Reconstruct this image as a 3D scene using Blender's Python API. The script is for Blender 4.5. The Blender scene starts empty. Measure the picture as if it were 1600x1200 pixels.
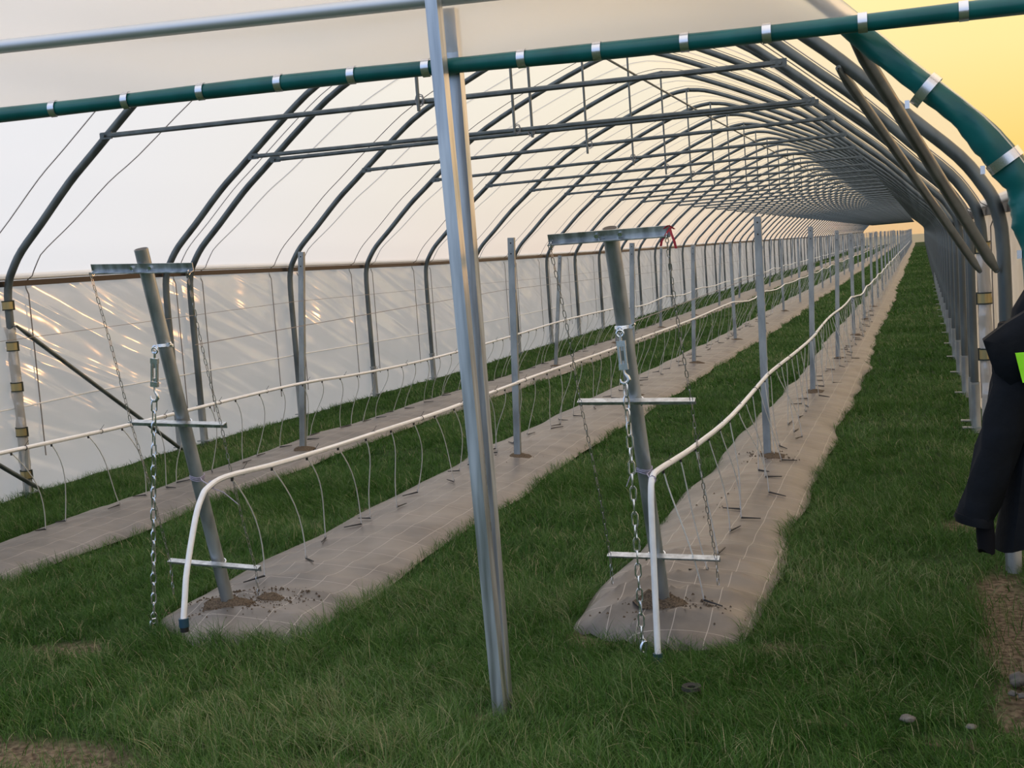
import bpy, bmesh, math, random
import numpy as np
from mathutils import Vector, Matrix, noise as mnoise

random.seed(7)
rng = np.random.default_rng(11)
scene = bpy.context.scene
COL = scene.collection

# ------------------------------------------------------------------ camera
cam_data = bpy.data.cameras.new('camera')
cam_data.sensor_fit = 'HORIZONTAL'
cam_data.sensor_width = 36.0
cam_data.lens = 44.7287
cam_data.clip_start = 0.05
cam_data.clip_end = 2000
cam = bpy.data.objects.new('camera', cam_data)
COL.objects.link(cam)
RM = ((0.9500038, 0.0370071, 0.3100375), (0.3042068, 0.1140635, -0.9457525), (-0.0703635, 0.9927840, 0.0971029))
cam.matrix_world = Matrix.Translation((0, 0, 1.6)) @ Matrix(RM).to_4x4()
scene.camera = cam
CAM = np.array([0, 0, 1.6])
RR, UU, FF = (np.array([RM[i][k] for i in range(3)]) * s for k, s in ((0, 1), (1, 1), (2, -1)))

# ------------------------------------------------------------------ exposure
scene.view_settings.view_transform = 'Standard'
scene.view_settings.look = 'None'
scene.view_settings.exposure = 0.28
scene.view_settings.gamma = 1.0
scene.view_settings.use_curve_mapping = False
scene.cycles.max_bounces = 10
scene.cycles.diffuse_bounces = 5
scene.cycles.glossy_bounces = 4
scene.cycles.transmission_bounces = 8
scene.cycles.transparent_max_bounces = 12
scene.cycles.sample_clamp_indirect = 4.0

# ------------------------------------------------------------------ world: dusk sky, warm after-glow ahead to the right
world = bpy.data.worlds.new('dusk_sky')
scene.world = world
world.use_nodes = True
wn = world.node_tree
wn.nodes.clear()
def N(tree, typ, **kw):
    n = tree.nodes.new(typ)
    for k, v in kw.items():
        setattr(n, k, v)
    return n
def ramp(tree, stops, interp='EASE'):
    r = N(tree, 'ShaderNodeValToRGB')
    r.color_ramp.interpolation = interp
    e = r.color_ramp.elements
    while len(e) < len(stops):
        e.new(0.5)
    for el, (p, c) in zip(e, stops):
        el.position = p
        el.color = (*c, 1) if len(c) == 3 else c
    return r
wo = N(wn, 'ShaderNodeOutputWorld')
bg = N(wn, 'ShaderNodeBackground')
tc = N(wn, 'ShaderNodeTexCoord')
sep = N(wn, 'ShaderNodeSeparateXYZ')
wn.links.new(tc.outputs['Generated'], sep.inputs[0])
elev = N(wn, 'ShaderNodeMath', operation='MAXIMUM')
elev.inputs[1].default_value = 0.0
wn.links.new(sep.outputs['Z'], elev.inputs[0])
warm = ramp(wn, [(0.0, (0.80, 0.43, 0.10)), (0.05, (0.83, 0.575, 0.16)), (0.13, (0.86, 0.71, 0.30)), (0.32, (1.48, 0.90, 0.42)), (0.6, (1.38, 1.00, 0.66)), (1.0, (1.08, 1.04, 1.02))], 'LINEAR')
cool = ramp(wn, [(0.0, (0.74, 0.73, 0.75)), (0.25, (0.74, 0.76, 0.82)), (1.0, (1.08, 1.04, 1.02))], 'LINEAR')
blue = ramp(wn, [(0.0, (0.50, 0.62, 0.82)), (0.3, (0.48, 0.66, 1.0)), (1.0, (1.08, 1.04, 1.02))], 'LINEAR')
wn.links.new(elev.outputs[0], blue.inputs[0])
wn.links.new(elev.outputs[0], warm.inputs[0])
wn.links.new(elev.outputs[0], cool.inputs[0])
dot = N(wn, 'ShaderNodeVectorMath', operation='DOT_PRODUCT')
sd = Vector((0.74, 0.67, 0.05)).normalized()
dot.inputs[1].default_value = sd
wn.links.new(tc.outputs['Generated'], dot.inputs[0])
wf = N(wn, 'ShaderNodeMapRange', interpolation_type='SMOOTHSTEP')
wf.inputs['From Min'].default_value = 0.02
wf.inputs['From Max'].default_value = 0.76
wn.links.new(dot.outputs['Value'], wf.inputs['Value'])
mixw = N(wn, 'ShaderNodeMix', data_type='RGBA')
wn.links.new(wf.outputs[0], mixw.inputs[0])
bf = N(wn, 'ShaderNodeMapRange', interpolation_type='SMOOTHSTEP')
bf.inputs['From Min'].default_value = -0.25
bf.inputs['From Max'].default_value = -0.85
wn.links.new(dot.outputs['Value'], bf.inputs['Value'])
mixb = N(wn, 'ShaderNodeMix', data_type='RGBA')
wn.links.new(bf.outputs[0], mixb.inputs[0])
wn.links.new(cool.outputs[0], mixb.inputs[6])
wn.links.new(blue.outputs[0], mixb.inputs[7])
wn.links.new(mixb.outputs[2], mixw.inputs[6])
wn.links.new(warm.outputs[0], mixw.inputs[7])
wn.links.new(mixw.outputs[2], bg.inputs['Color'])
bg.inputs['Strength'].default_value = 1.0
wn.links.new(bg.outputs[0], wo.inputs[0])

# low sun just over the horizon to the right, weak and warm
sun_d = bpy.data.lights.new('evening_sun', 'SUN')
sun_d.energy = 0.36
sun_d.color = (1.0, 0.46, 0.16)
sun_d.angle = math.radians(2.5)
sun = bpy.data.objects.new('evening_sun', sun_d)
sun.rotation_euler = Vector((0.60, 0.80, 0.085)).to_track_quat('Z', 'Y').to_euler()
COL.objects.link(sun)

# ------------------------------------------------------------------ materials
def new_mat(name):
    m = bpy.data.materials.new(name)
    m.use_nodes = True
    m.node_tree.nodes.clear()
    out = N(m.node_tree, 'ShaderNodeOutputMaterial')
    return m, m.node_tree, out
def principled(name, col, rough=0.5, metal=0.0, spec=0.5, var=0.0, scale=20.0, stretch=(1, 1, 1), bump=0.0, rvar=0.0, sheen=0.0):
    m, t, out = new_mat(name)
    p = N(t, 'ShaderNodeBsdfPrincipled')
    p.inputs['Base Color'].default_value = (*col, 1)
    p.inputs['Roughness'].default_value = rough
    p.inputs['Metallic'].default_value = metal
    p.inputs['Specular IOR Level'].default_value = spec
    if sheen:
        p.inputs['Sheen Weight'].default_value = sheen
    if var or bump or rvar:
        c = N(t, 'ShaderNodeTexCoord')
        mp = N(t, 'ShaderNodeMapping')
        mp.inputs['Scale'].default_value = stretch
        nz = N(t, 'ShaderNodeTexNoise')
        nz.inputs['Scale'].default_value = scale
        nz.inputs['Detail'].default_value = 5
        t.links.new(c.outputs['Object'], mp.inputs[0])
        t.links.new(mp.outputs[0], nz.inputs['Vector'])
        if var:
            r = ramp(t, [(0.3, tuple(x * (1 - var) for x in col)), (0.7, tuple(min(1, x * (1 + var)) for x in col))])
            t.links.new(nz.outputs['Fac'], r.inputs[0])
            t.links.new(r.outputs[0], p.inputs['Base Color'])
        if rvar:
            mr = N(t, 'ShaderNodeMapRange')
            mr.inputs['From Min'].default_value = 0.3
            mr.inputs['From Max'].default_value = 0.7
            mr.inputs['To Min'].default_value = rough - rvar
            mr.inputs['To Max'].default_value = rough + rvar
            t.links.new(nz.outputs['Fac'], mr.inputs['Value'])
            t.links.new(mr.outputs[0], p.inputs['Roughness'])
        if bump:
            b = N(t, 'ShaderNodeBump')
            b.inputs['Strength'].default_value = bump
            b.inputs['Distance'].default_value = 0.02
            t.links.new(nz.outputs['Fac'], b.inputs['Height'])
            t.links.new(b.outputs[0], p.inputs['Normal'])
    t.links.new(p.outputs[0], out.inputs[0])
    return m

def film(name, clear=0.12, bump=0.35, transl=0.62, diag=True, col=(0.93, 0.93, 0.92), rclear=0.25, g0=0.04, gg=0.2, grough=0.16, bdist=0.05, sharp=False, ior=1.08):
    m, t, out = new_mat(name)
    tr = N(t, 'ShaderNodeBsdfTranslucent'); tr.inputs[0].default_value = (*col, 1)
    df = N(t, 'ShaderNodeBsdfDiffuse'); df.inputs[0].default_value = (*col, 1)
    rf = N(t, 'ShaderNodeBsdfRefraction'); rf.inputs['Roughness'].default_value = rclear; rf.inputs['IOR'].default_value = ior
    if sharp: rf = N(t, 'ShaderNodeBsdfTransparent')
    gl = N(t, 'ShaderNodeBsdfGlossy'); gl.inputs['Roughness'].default_value = grough
    m1 = N(t, 'ShaderNodeMixShader'); m1.inputs[0].default_value = transl
    m2 = N(t, 'ShaderNodeMixShader'); m2.inputs[0].default_value = clear
    m3 = N(t, 'ShaderNodeMixShader')
    fr = N(t, 'ShaderNodeLayerWeight'); fr.inputs['Blend'].default_value = 0.5
    pw = N(t, 'ShaderNodeMath', operation='POWER'); pw.inputs[1].default_value = 4.0
    ml = N(t, 'ShaderNodeMath', operation='MULTIPLY_ADD'); ml.inputs[1].default_value = gg; ml.inputs[2].default_value = g0
    c = N(t, 'ShaderNodeTexCoord')
    nz = N(t, 'ShaderNodeTexNoise'); nz.inputs['Detail'].default_value = 1.5 if diag else 4.0; nz.inputs['Distortion'].default_value = 0.35
    if diag:                                        # taut creases running down and away along the wall
        nz.inputs['Scale'].default_value = 1.0
        mp = N(t, 'ShaderNodeCombineXYZ')
        for k_, v_ in ((0, (0, 0.93 * 0.40, -0.37 * 0.40)), (1, (0, 0.37 * 4.0, 0.93 * 4.0))):
            dp = N(t, 'ShaderNodeVectorMath', operation='DOT_PRODUCT'); dp.inputs[1].default_value = v_
            t.links.new(c.outputs['Object'], dp.inputs[0]); t.links.new(dp.outputs['Value'], mp.inputs[k_])
    else:
        nz.inputs['Scale'].default_value = 2.6
        mp = N(t, 'ShaderNodeMapping'); mp.inputs['Scale'].default_value = (1.5, 0.5, 1.5)
        t.links.new(c.outputs['Object'], mp.inputs[0])
    nz2 = N(t, 'ShaderNodeTexNoise'); nz2.inputs['Scale'].default_value = 0.9; nz2.inputs['Detail'].default_value = 2
    mu = N(t, 'ShaderNodeMath', operation='MULTIPLY')
    b = N(t, 'ShaderNodeBump'); b.inputs['Strength'].default_value = bump; b.inputs['Distance'].default_value = bdist
    t.links.new(mp.outputs[0], nz.inputs['Vector']); t.links.new(c.outputs['Object'], nz2.inputs['Vector'])
    t.links.new(nz.outputs['Fac'], mu.inputs[0]); t.links.new(nz2.outputs['Fac'], mu.inputs[1]); t.links.new(mu.outputs[0], b.inputs['Height'])
    for s in (gl, fr):
        t.links.new(b.outputs[0], s.inputs['Normal'])
    t.links.new(df.outputs[0], m1.inputs[1]); t.links.new(tr.outputs[0], m1.inputs[2])
    t.links.new(m1.outputs[0], m2.inputs[1]); t.links.new(rf.outputs[0], m2.inputs[2])
    t.links.new(fr.outputs['Facing'], pw.inputs[0]); t.links.new(pw.outputs[0], ml.inputs[0]); t.links.new(ml.outputs[0], m3.inputs[0])
    t.links.new(m2.outputs[0], m3.inputs[1]); t.links.new(gl.outputs[0], m3.inputs[2])
    t.links.new(m3.outputs[0], out.inputs[0])
    return m

M = {}
M['film_roof'] = film('roof_film', diag=False, bump=0.15, transl=0.88, col=(.98,.97,.95), clear=.52, sharp=True, gg=.05, g0=.025)
M['film_wall'] = film('wall_film', diag=True, bump=0.9, transl=0.62, col=(.93,.905,.875), g0=0.14, gg=0.25, grough=0.15, bdist=0.24, clear=.06)
M['film_gable'] = film('gable_film', diag=False, bump=0.3, clear=0.55, transl=0.62, rclear=0.7, ior=1.22, col=(.98,.975,.965), g0=.02, gg=.1)
M['film_white'] = principled('white_film_roll', (0.75, 0.74, 0.72), 0.4)
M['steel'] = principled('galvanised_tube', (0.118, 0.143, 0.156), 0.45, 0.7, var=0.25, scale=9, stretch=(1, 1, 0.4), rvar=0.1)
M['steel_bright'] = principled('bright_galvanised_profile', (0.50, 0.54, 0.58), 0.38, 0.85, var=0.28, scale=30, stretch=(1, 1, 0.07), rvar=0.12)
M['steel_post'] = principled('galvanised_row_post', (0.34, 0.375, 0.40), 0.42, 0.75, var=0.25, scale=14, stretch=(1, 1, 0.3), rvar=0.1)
M['zinc'] = principled('zinc_plated', (0.72, 0.76, 0.80), 0.25, 0.95, var=0.12, scale=40)
M['rail_zinc'] = principled('smooth_zinc_pipe', (0.66, 0.68, 0.71), 0.5, 0.75)
M['chain'] = principled('thin_chain_zinc', (0.42, 0.42, 0.43), 0.32, 0.9)
M['green'] = principled('green_sleeve_fabric', (0.004, 0.115, 0.112), 0.34, 0.0, 0.5, var=0.18, scale=6, bump=0.15)
M['clip_silver'] = principled('silver_clip', (0.75, 0.76, 0.80), 0.25, 0.9)
M['clip_brass'] = principled('brass_clip', (0.42, 0.35, 0.18), 0.3, 0.85)
M['clip_dark'] = principled('dark_clip_edge', (0.02, 0.03, 0.025), 0.5)
M['hose'] = principled('white_hose', (0.82, 0.84, 0.87), 0.35, var=0.04, scale=30)
M['drip'] = principled('white_drip_tube', (0.82, 0.83, 0.83), 0.4)
M['black'] = principled('black_plastic', (0.012, 0.012, 0.014), 0.45)
M['blue_cap'] = principled('blue_grey_cap', (0.02, 0.06, 0.10), 0.4)
M['rope'] = principled('dark_rope', (0.20, 0.18, 0.165), 0.8)
M['wire'] = principled('thin_wire', (0.25, 0.25, 0.26), 0.5, 0.7)
M['twine'] = principled('lilac_twine', (0.36, 0.34, 0.46), 0.7)
M['red'] = principled('red_ribbon', (0.40, 0.015, 0.03), 0.5)
M['rail'] = principled('dark_rail', (0.035, 0.028, 0.026), 0.5, 0.3)
M['jacket'] = principled('navy_cloth', (0.0016, 0.0032, 0.0065), 0.8, 0, 0.25, var=0.45, scale=7, bump=0.6)
M['jacket_black'] = principled('black_cloth', (0.004, 0.004, 0.006), 0.9, 0, 0.2)
M['neon'] = principled('neon_patch', (0.36, 0.95, 0.02), 0.6, var=0.05, scale=30)
M['soil'] = principled('dry_soil', (0.13, 0.10, 0.072), 0.95, 0, 0.2, var=0.45, scale=130, bump=0.9)
M['stone'] = principled('grey_stone', (0.14, 0.13, 0.12), 0.85, 0, 0.3, var=0.3, scale=14, bump=0.4)
M['rubber'] = principled('black_rubber', (0.015, 0.015, 0.015), 0.7)

# woven ground-cover mat: dark taupe weave, pale marker threads along and across
m, t, out = new_mat('woven_mat')
p = N(t, 'ShaderNodeBsdfPrincipled'); p.inputs['Roughness'].default_value = 0.40; p.inputs['Specular IOR Level'].default_value = 0.6
c = N(t, 'ShaderNodeTexCoord'); sx = N(t, 'ShaderNodeSeparateXYZ')
nz = N(t, 'ShaderNodeTexNoise'); nz.inputs['Scale'].default_value = 3.0; nz.inputs['Detail'].default_value = 6
nzd = N(t, 'ShaderNodeTexNoise'); nzd.inputs['Scale'].default_value = 0.6; nzd.inputs['Detail'].default_value = 3
at = N(t, 'ShaderNodeAttribute'); at.attribute_name = 'weave'
sa = N(t, 'ShaderNodeSeparateXYZ')
t.links.new(at.outputs['Vector'], sa.inputs[0])
def lines(axis_out, pitch, width):
    a = N(t, 'ShaderNodeMath', operation='MULTIPLY'); a.inputs[1].default_value = 1.0 / pitch
    f_ = N(t, 'ShaderNodeMath', operation='FRACT')
    l = N(t, 'ShaderNodeMath', operation='LESS_THAN'); l.inputs[1].default_value = width / pitch
    t.links.new(axis_out, a.inputs[0]); t.links.new(a.outputs[0], f_.inputs[0]); t.links.new(f_.outputs[0], l.inputs[0])
    return l.outputs[0]
l1 = lines(sa.outputs['X'], 0.145, 0.0035)
l2 = lines(sa.outputs['Y'], 0.29, 0.003)
mx = N(t, 'ShaderNodeMath', operation='MAXIMUM'); t.links.new(l1, mx.inputs[0]); t.links.new(l2, mx.inputs[1])
mf = N(t, 'ShaderNodeMath', operation='MULTIPLY'); mf.inputs[1].default_value = 0.55; t.links.new(mx.outputs[0], mf.inputs[0])
r1 = ramp(t, [(0.3, (0.082, 0.075, 0.070)), (0.7, (0.155, 0.140, 0.125))])
t.links.new(c.outputs['Object'], nz.inputs['Vector']); t.links.new(nz.outputs['Fac'], r1.inputs[0])
mm = N(t, 'ShaderNodeMix', data_type='RGBA'); mm.inputs[7].default_value = (0.5, 0.46, 0.42, 1)
t.links.new(mf.outputs[0], mm.inputs[0]); t.links.new(r1.outputs[0], mm.inputs[6]); t.links.new(mm.outputs[2], p.inputs['Base Color'])
bp_ = N(t, 'ShaderNodeBump'); bp_.inputs['Strength'].default_value = 0.35; bp_.inputs['Distance'].default_value = 0.02
t.links.new(nz.outputs['Fac'], bp_.inputs['Height']); t.links.new(bp_.outputs[0], p.inputs['Normal'])
t.links.new(p.outputs[0], out.inputs[0]); M['mat'] = m

# ground: soil under the sward, bare patches from an attribute
m, t, out = new_mat('turf_soil')
p = N(t, 'ShaderNodeBsdfPrincipled'); p.inputs['Roughness'].default_value = 0.95; p.inputs['Specular IOR Level'].default_value = 0.1
c = N(t, 'ShaderNodeTexCoord')
nz = N(t, 'ShaderNodeTexNoise'); nz.inputs['Scale'].default_value = 9; nz.inputs['Detail'].default_value = 7
nz2 = N(t, 'ShaderNodeTexNoise'); nz2.inputs['Scale'].default_value = 40; nz2.inputs['Detail'].default_value = 6
r1 = ramp(t, [(0.3, (0.022, 0.044, 0.014)), (0.7, (0.042, 0.080, 0.024))])
r2 = ramp(t, [(0.3, (0.07, 0.052, 0.036)), (0.7, (0.21, 0.165, 0.115))])
at = N(t, 'ShaderNodeAttribute'); at.attribute_name = 'bare'
mm = N(t, 'ShaderNodeMix', data_type='RGBA')
t.links.new(c.outputs['Object'], nz.inputs['Vector']); t.links.new(c.outputs['Object'], nz2.inputs['Vector'])
t.links.new(nz.outputs['Fac'], r1.inputs[0]); t.links.new(nz2.outputs['Fac'], r2.inputs[0])
t.links.new(at.outputs['Fac'], mm.inputs[0]); t.links.new(r1.outputs[0], mm.inputs[6]); t.links.new(r2.outputs[0], mm.inputs[7])
b = N(t, 'ShaderNodeBump'); b.inputs['Strength'].default_value = 0.8; b.inputs['Distance'].default_value = 0.03
t.links.new(nz2.outputs['Fac'], b.inputs['Height']); t.links.new(b.outputs[0], p.inputs['Normal'])
t.links.new(mm.outputs[2], p.inputs['Base Color']); t.links.new(p.outputs[0], out.inputs[0]); M['ground'] = m

# grass blades: per-blade tint attribute
m, t, out = new_mat('grass_blade')
at = N(t, 'ShaderNodeAttribute'); at.attribute_name = 'tint'
r1 = ramp(t, [(0.0, (0.018, 0.062, 0.007)), (0.35, (0.040, 0.122, 0.014)), (0.65, (0.086, 0.178, 0.036)), (0.88, (0.17, 0.235, 0.11)), (0.95, (0.36, 0.34, 0.19)), (1.0, (0.48, 0.42, 0.26))], 'LINEAR')
t.links.new(at.outputs['Fac'], r1.inputs[0])
p = N(t, 'ShaderNodeBsdfPrincipled'); p.inputs['Roughness'].default_value = 0.5; p.inputs['Specular IOR Level'].default_value = 0.25
tr = N(t, 'ShaderNodeBsdfTranslucent')
ms = N(t, 'ShaderNodeMixShader'); ms.inputs[0].default_value = 0.3
t.links.new(r1.outputs[0], p.inputs['Base Color']); t.links.new(r1.outputs[0], tr.inputs[0])
t.links.new(p.outputs[0], ms.inputs[1]); t.links.new(tr.outputs[0], ms.inputs[2]); t.links.new(ms.outputs[0], out.inputs[0]); M['grass'] = m

# ------------------------------------------------------------------ helpers
KY = np.array([0, 10, 17, 25, 35, 50, 100, 160, 400.0])
KZ = np.array([0.013, 0.047, -0.021, -0.034, -0.028, -0.004, 0.03, 0.25, 0.25])
def gz(y):
    return np.interp(y, KY, KZ)
def gzf(y):
    return float(np.interp(y, KY, KZ))

class MB:
    """collects shapes in world coordinates; build() makes one mesh object"""
    def __init__(s):
        s.v, s.f, s.mi, s.cur = [], [], [], 0
    def add(s, vs, fs):
        o = len(s.v)
        s.v += [tuple(v) for v in vs]
        s.f += [tuple(i + o for i in f) for f in fs]
        s.mi += [s.cur] * len(fs)
        return s
    def tube(s, pts, r, n=8, caps=True, up=None):
        pts = [Vector(q) for q in pts]
        rs = r if isinstance(r, (list, tuple)) else [r] * len(pts)
        vs, fs = [], []
        nrm = None
        for i, q in enumerate(pts):
            d = (pts[min(i + 1, len(pts) - 1)] - pts[max(i - 1, 0)]).normalized()
            if nrm is None:
                a = Vector(up) if up else (Vector((0, 0, 1)) if abs(d.z) < 0.9 else Vector((1, 0, 0)))
                nrm = (a - d * a.dot(d)).normalized()
            else:
                nrm = (nrm - d * nrm.dot(d)).normalized()
            b_ = d.cross(nrm)
            for k in range(n):
                a = 2 * math.pi * (k + 0.5) / n
                vs.append(q + (nrm * math.cos(a) + b_ * math.sin(a)) * rs[i])
        for i in range(len(pts) - 1):
            for k in range(n):
                fs.append((i * n + k, i * n + (k + 1) % n, (i + 1) * n + (k + 1) % n, (i + 1) * n + k))
        if caps:
            fs.append(tuple(range(n - 1, -1, -1)))
            fs.append(tuple((len(pts) - 1) * n + k for k in range(n)))
        return s.add(vs, fs)
    def box(s, c, size, rot=None):
        c = Vector(c)
        hx, hy, hz = (q / 2 for q in size)
        vs = [Vector((x, y, z)) for x in (-hx, hx) for y in (-hy, hy) for z in (-hz, hz)]
        if rot is not None:
            vs = [rot @ q for q in vs]
        return s.add([c + q for q in vs], [(0, 1, 3, 2), (4, 6, 7, 5), (0, 4, 5, 1), (2, 3, 7, 6), (0, 2, 6, 4), (1, 5, 7, 3)])
    def prism(s, section, a, b, xdir, ydir):
        """closed section (list of 2d points) swept from a to b"""
        a, b, xd, yd = Vector(a), Vector(b), Vector(xdir), Vector(ydir)
        n = len(section)
        vs = [q + xd * u + yd * w for q in (a, b) for u, w in section]
        fs = [(i, (i + 1) % n, n + (i + 1) % n, n + i) for i in range(n)]
        fs += [tuple(range(n - 1, -1, -1)), tuple(range(n, 2 * n))]
        return s.add(vs, fs)
    def disc(s, c, axis, r, h, n=12):
        axis = Vector(axis).normalized()
        return s.tube([Vector(c), Vector(c) + axis * h], r, n)
    def mesh(s, name, mats, origin=(0, 0, 0), smooth=True):
        me = bpy.data.meshes.new(name)
        o = Vector(origin)
        me.from_pydata([tuple(Vector(v) - o) for v in s.v], [], s.f)
        for mt in (mats if isinstance(mats, (list, tuple)) else [mats]):
            me.materials.append(M[mt])
        if any(s.mi):
            me.polygons.foreach_set('material_index', s.mi)
        if smooth:
            me.polygons.foreach_set('use_smooth', [True] * len(me.polygons))
            try:
                me.set_sharp_from_angle(angle=math.radians(40))
            except Exception:
                pass
        bm = bmesh.new(); bm.from_mesh(me)
        bmesh.ops.recalc_face_normals(bm, faces=bm.faces)
        bm.to_mesh(me); bm.free()
        return me

def setp(o, label=None, cat=None, group=None, kind=None):
    if label: o['label'] = label
    if cat: o['category'] = cat
    if group: o['group'] = group
    if kind: o['kind'] = kind
    return o
def root(name, label, cat, loc, group=None):
    o = bpy.data.objects.new(name, None)
    o.empty_display_size = 0.1
    o.location = loc
    COL.objects.link(o)
    return setp(o, label, cat, group)
def obj(name, me, parent=None, loc=(0, 0, 0)):
    o = bpy.data.objects.new(name, me)
    o.location = loc
    if parent is not None:
        o.parent = parent
    COL.objects.link(o)
    return o
def part(name, mb, mat, parent, smooth=True, label=None):
    """mb in world coordinates; parent is unrotated, parents chain by location"""
    w = Vector(parent.location)
    q = parent.parent
    while q is not None:
        w += Vector(q.location); q = q.parent
    o = obj(name, mb.mesh(name, mat, w, smooth), parent)
    if label: o['label'] = label
    return o
def single(name, mb, mat, label, cat=None, group=None, kind=None, loc=(0, 0, 0), smooth=True):
    o = obj(name, mb.mesh(name, mat, loc, smooth), None, loc)
    return setp(o, label, cat, group, kind)

def catmull(P, n):
    P = [np.array(q, float) for q in P]
    P = [2 * P[0] - P[1]] + P + [2 * P[-1] - P[-2]]
    outp = []
    for i in range(1, len(P) - 2):
        for k in range(n):
            u = k / n
            a, b_, c_, d = P[i - 1], P[i], P[i + 1], P[i + 2]
            outp.append(0.5 * (2 * b_ + (c_ - a) * u + (2 * a - 5 * b_ + 4 * c_ - d) * u * u + (3 * b_ - a - 3 * c_ + d) * u ** 3))
    outp.append(P[-2])
    return outp

XC = -3.155                                   # tunnel centre line
HALF = [(3.50, 0.0), (3.50, 0.8), (3.50, 1.45), (3.475, 1.645), (3.425, 1.75), (3.325, 1.886), (3.125, 2.076), (2.84, 2.355), (2.61, 2.547),
        (2.12, 2.948), (1.76, 3.20), (1.12, 3.517), (0.56, 3.755), (0.24, 3.865), (0.0, 3.898)]
prof_r = catmull(HALF, 3)
PROFILE = [np.array([-q[0], q[1]]) for q in prof_r] + [q for q in prof_r[::-1][1:]]      # left foot .. apex .. right foot
PROFILE = np.array(PROFILE)
def offset_profile(P, d):
    T = np.gradient(P, axis=0)
    T /= np.linalg.norm(T, axis=1)[:, None]
    Nn = np.stack([-T[:, 1], T[:, 0]], 1)         # outward (left-hand side going over the arch from left)
    return P + Nn * d
Y_END = 160.0
HOOP_Y = [6.1, 8.1, 10.25, 10.66] + [12.69 + 2.0365 * k for k in range(73)]

# ------------------------------------------------------------------ ground
RECORDS = [(-.817, 4.22, .06, .09), (-3.70, 4.60, 0.24, 0.13), (-2.95, 3.50, 0.42, 0.16), (-3.3, 3.45, 0.3, 0.12), (-0.53, 4.90, 0.16, 0.07), (0.30, 4.90, 0.14, 0.45), (0.28, 5.5, 0.12, 0.6),
           (-1.33, 5.0, 0.13, 0.10), (-1.52, 4.02, 0.06, 0.05), (0.20, 7.05, 0.18, 0.14), (-0.33, 4.15, 0.10, 0.05), (0.05, 4.05, 0.12, 0.04), (0.30, 4.3, 0.13, 0.25),
           (-3.46, 7.55, 0.2, 0.08), (-1.9, 3.55, 0.3, 0.06), (-1.05, 5.12, 0.10, 0.08)]
def bare(x, y):
    b_ = np.zeros_like(x)
    wob = 0.35 * np.sin(x * 17 + 3 * np.sin(y * 9)) + 0.3 * np.sin(y * 23 + 2 * np.sin(x * 11))
    for cx, cy, rx, ry in RECORDS:
        d = np.sqrt(((x - cx) / rx) ** 2 + ((y - cy) / ry) ** 2) + 0.25 * wob
        b_ = np.maximum(b_, np.clip((1.25 - d) / 0.5, 0, 1))
    return b_
def grid_mesh(name, X, Y, Z, mat, attrs=None, smooth=True):
    nx, ny = X.shape
    me = bpy.data.meshes.new(name)
    V = np.stack([X, Y, Z], -1).reshape(-1, 3)
    idx = np.arange(nx * ny).reshape(nx, ny)
    F = np.stack([idx[:-1, :-1], idx[1:, :-1], idx[1:, 1:], idx[:-1, 1:]], -1).reshape(-1, 4)
    me.vertices.add(len(V)); me.vertices.foreach_set('co', V.ravel())
    me.loops.add(F.size); me.loops.foreach_set('vertex_index', F.ravel())
    me.polygons.add(len(F)); me.polygons.foreach_set('loop_start', np.arange(len(F)) * 4); me.polygons.foreach_set('loop_total', np.full(len(F), 4))
    if smooth:
        me.polygons.foreach_set('use_smooth', np.ones(len(F), bool))
    for k, (typ, arr) in (attrs or {}).items():
        a = me.attributes.new(k, typ, 'POINT')
        a.data.foreach_set('value' if typ == 'FLOAT' else 'vector', np.asarray(arr, np.float32).ravel())
    me.update(calc_edges=True); me.validate()
    me.materials.append(M[mat])
    return me
gx = np.concatenate([[-300, -60, -20], np.arange(-8, 2.01, 0.05), [6, 20, 60, 300]])
gy = np.concatenate([[-200, -40, -8, 0], np.arange(1.5, 9, 0.05), np.arange(9, 30, 0.5), np.arange(30, 161, 5), [250, 600]])
GX, GY = np.meshgrid(gx, gy, indexing='ij')
GZ = gz(GY) + 0.012 * np.sin(GX * 5.1 + np.sin(GY * 3.3)) * np.sin(GY * 4.3) - 0.012
BR = bare(GX, GY)
GZ = GZ - 0.015 * BR
setp(obj('ground', grid_mesh('ground', GX, GY, GZ, 'ground', {'bare': ('FLOAT', BR)})), 'soil and turf ground under the whole tunnel', kind='structure')

# ------------------------------------------------------------------ tunnel film
ys = [4.2, 4.6, 5.1, 5.6, 6.1]
for a, b_ in zip(HOOP_Y[:-1], HOOP_Y[1:]):
    n = 5 if b_ < 40 else 2
    ys += [a + (b_ - a) * k / n for k in range(1, n + 1)]
ys = np.array([y for y in ys if y <= Y_END])
def sag(y):
    h = np.array([4.2] + HOOP_Y)
    i = np.clip(np.searchsorted(h, y, side='right') - 1, 0, len(h) - 2)
    fr_ = (y - h[i]) / (h[i + 1] - h[i])
    return np.sin(np.pi * np.clip(fr_, 0, 1))
OUT = offset_profile(PROFILE, 0.034)
up = PROFILE[:, 1] > 1.63
cols = OUT[up]
cols[0] = (-3.56, 1.66); cols[-1] = (3.56, 1.66)
PX, PYY = np.meshgrid(cols[:, 0], ys, indexing='ij')
PZ = np.repeat(cols[:, 1][:, None], len(ys), 1)
sg = sag(PYY)
PXs = PX * (1 - 0.001 * sg) + XC
PZs = PZ - 0.005 * sg * (PZ > 1.8) + gz(PYY)
setp(obj('ceiling', grid_mesh('ceiling', PXs, PYY, PZs, 'film_roof')), 'milky translucent film roof stretched over the steel hoops', kind='structure')
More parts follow.
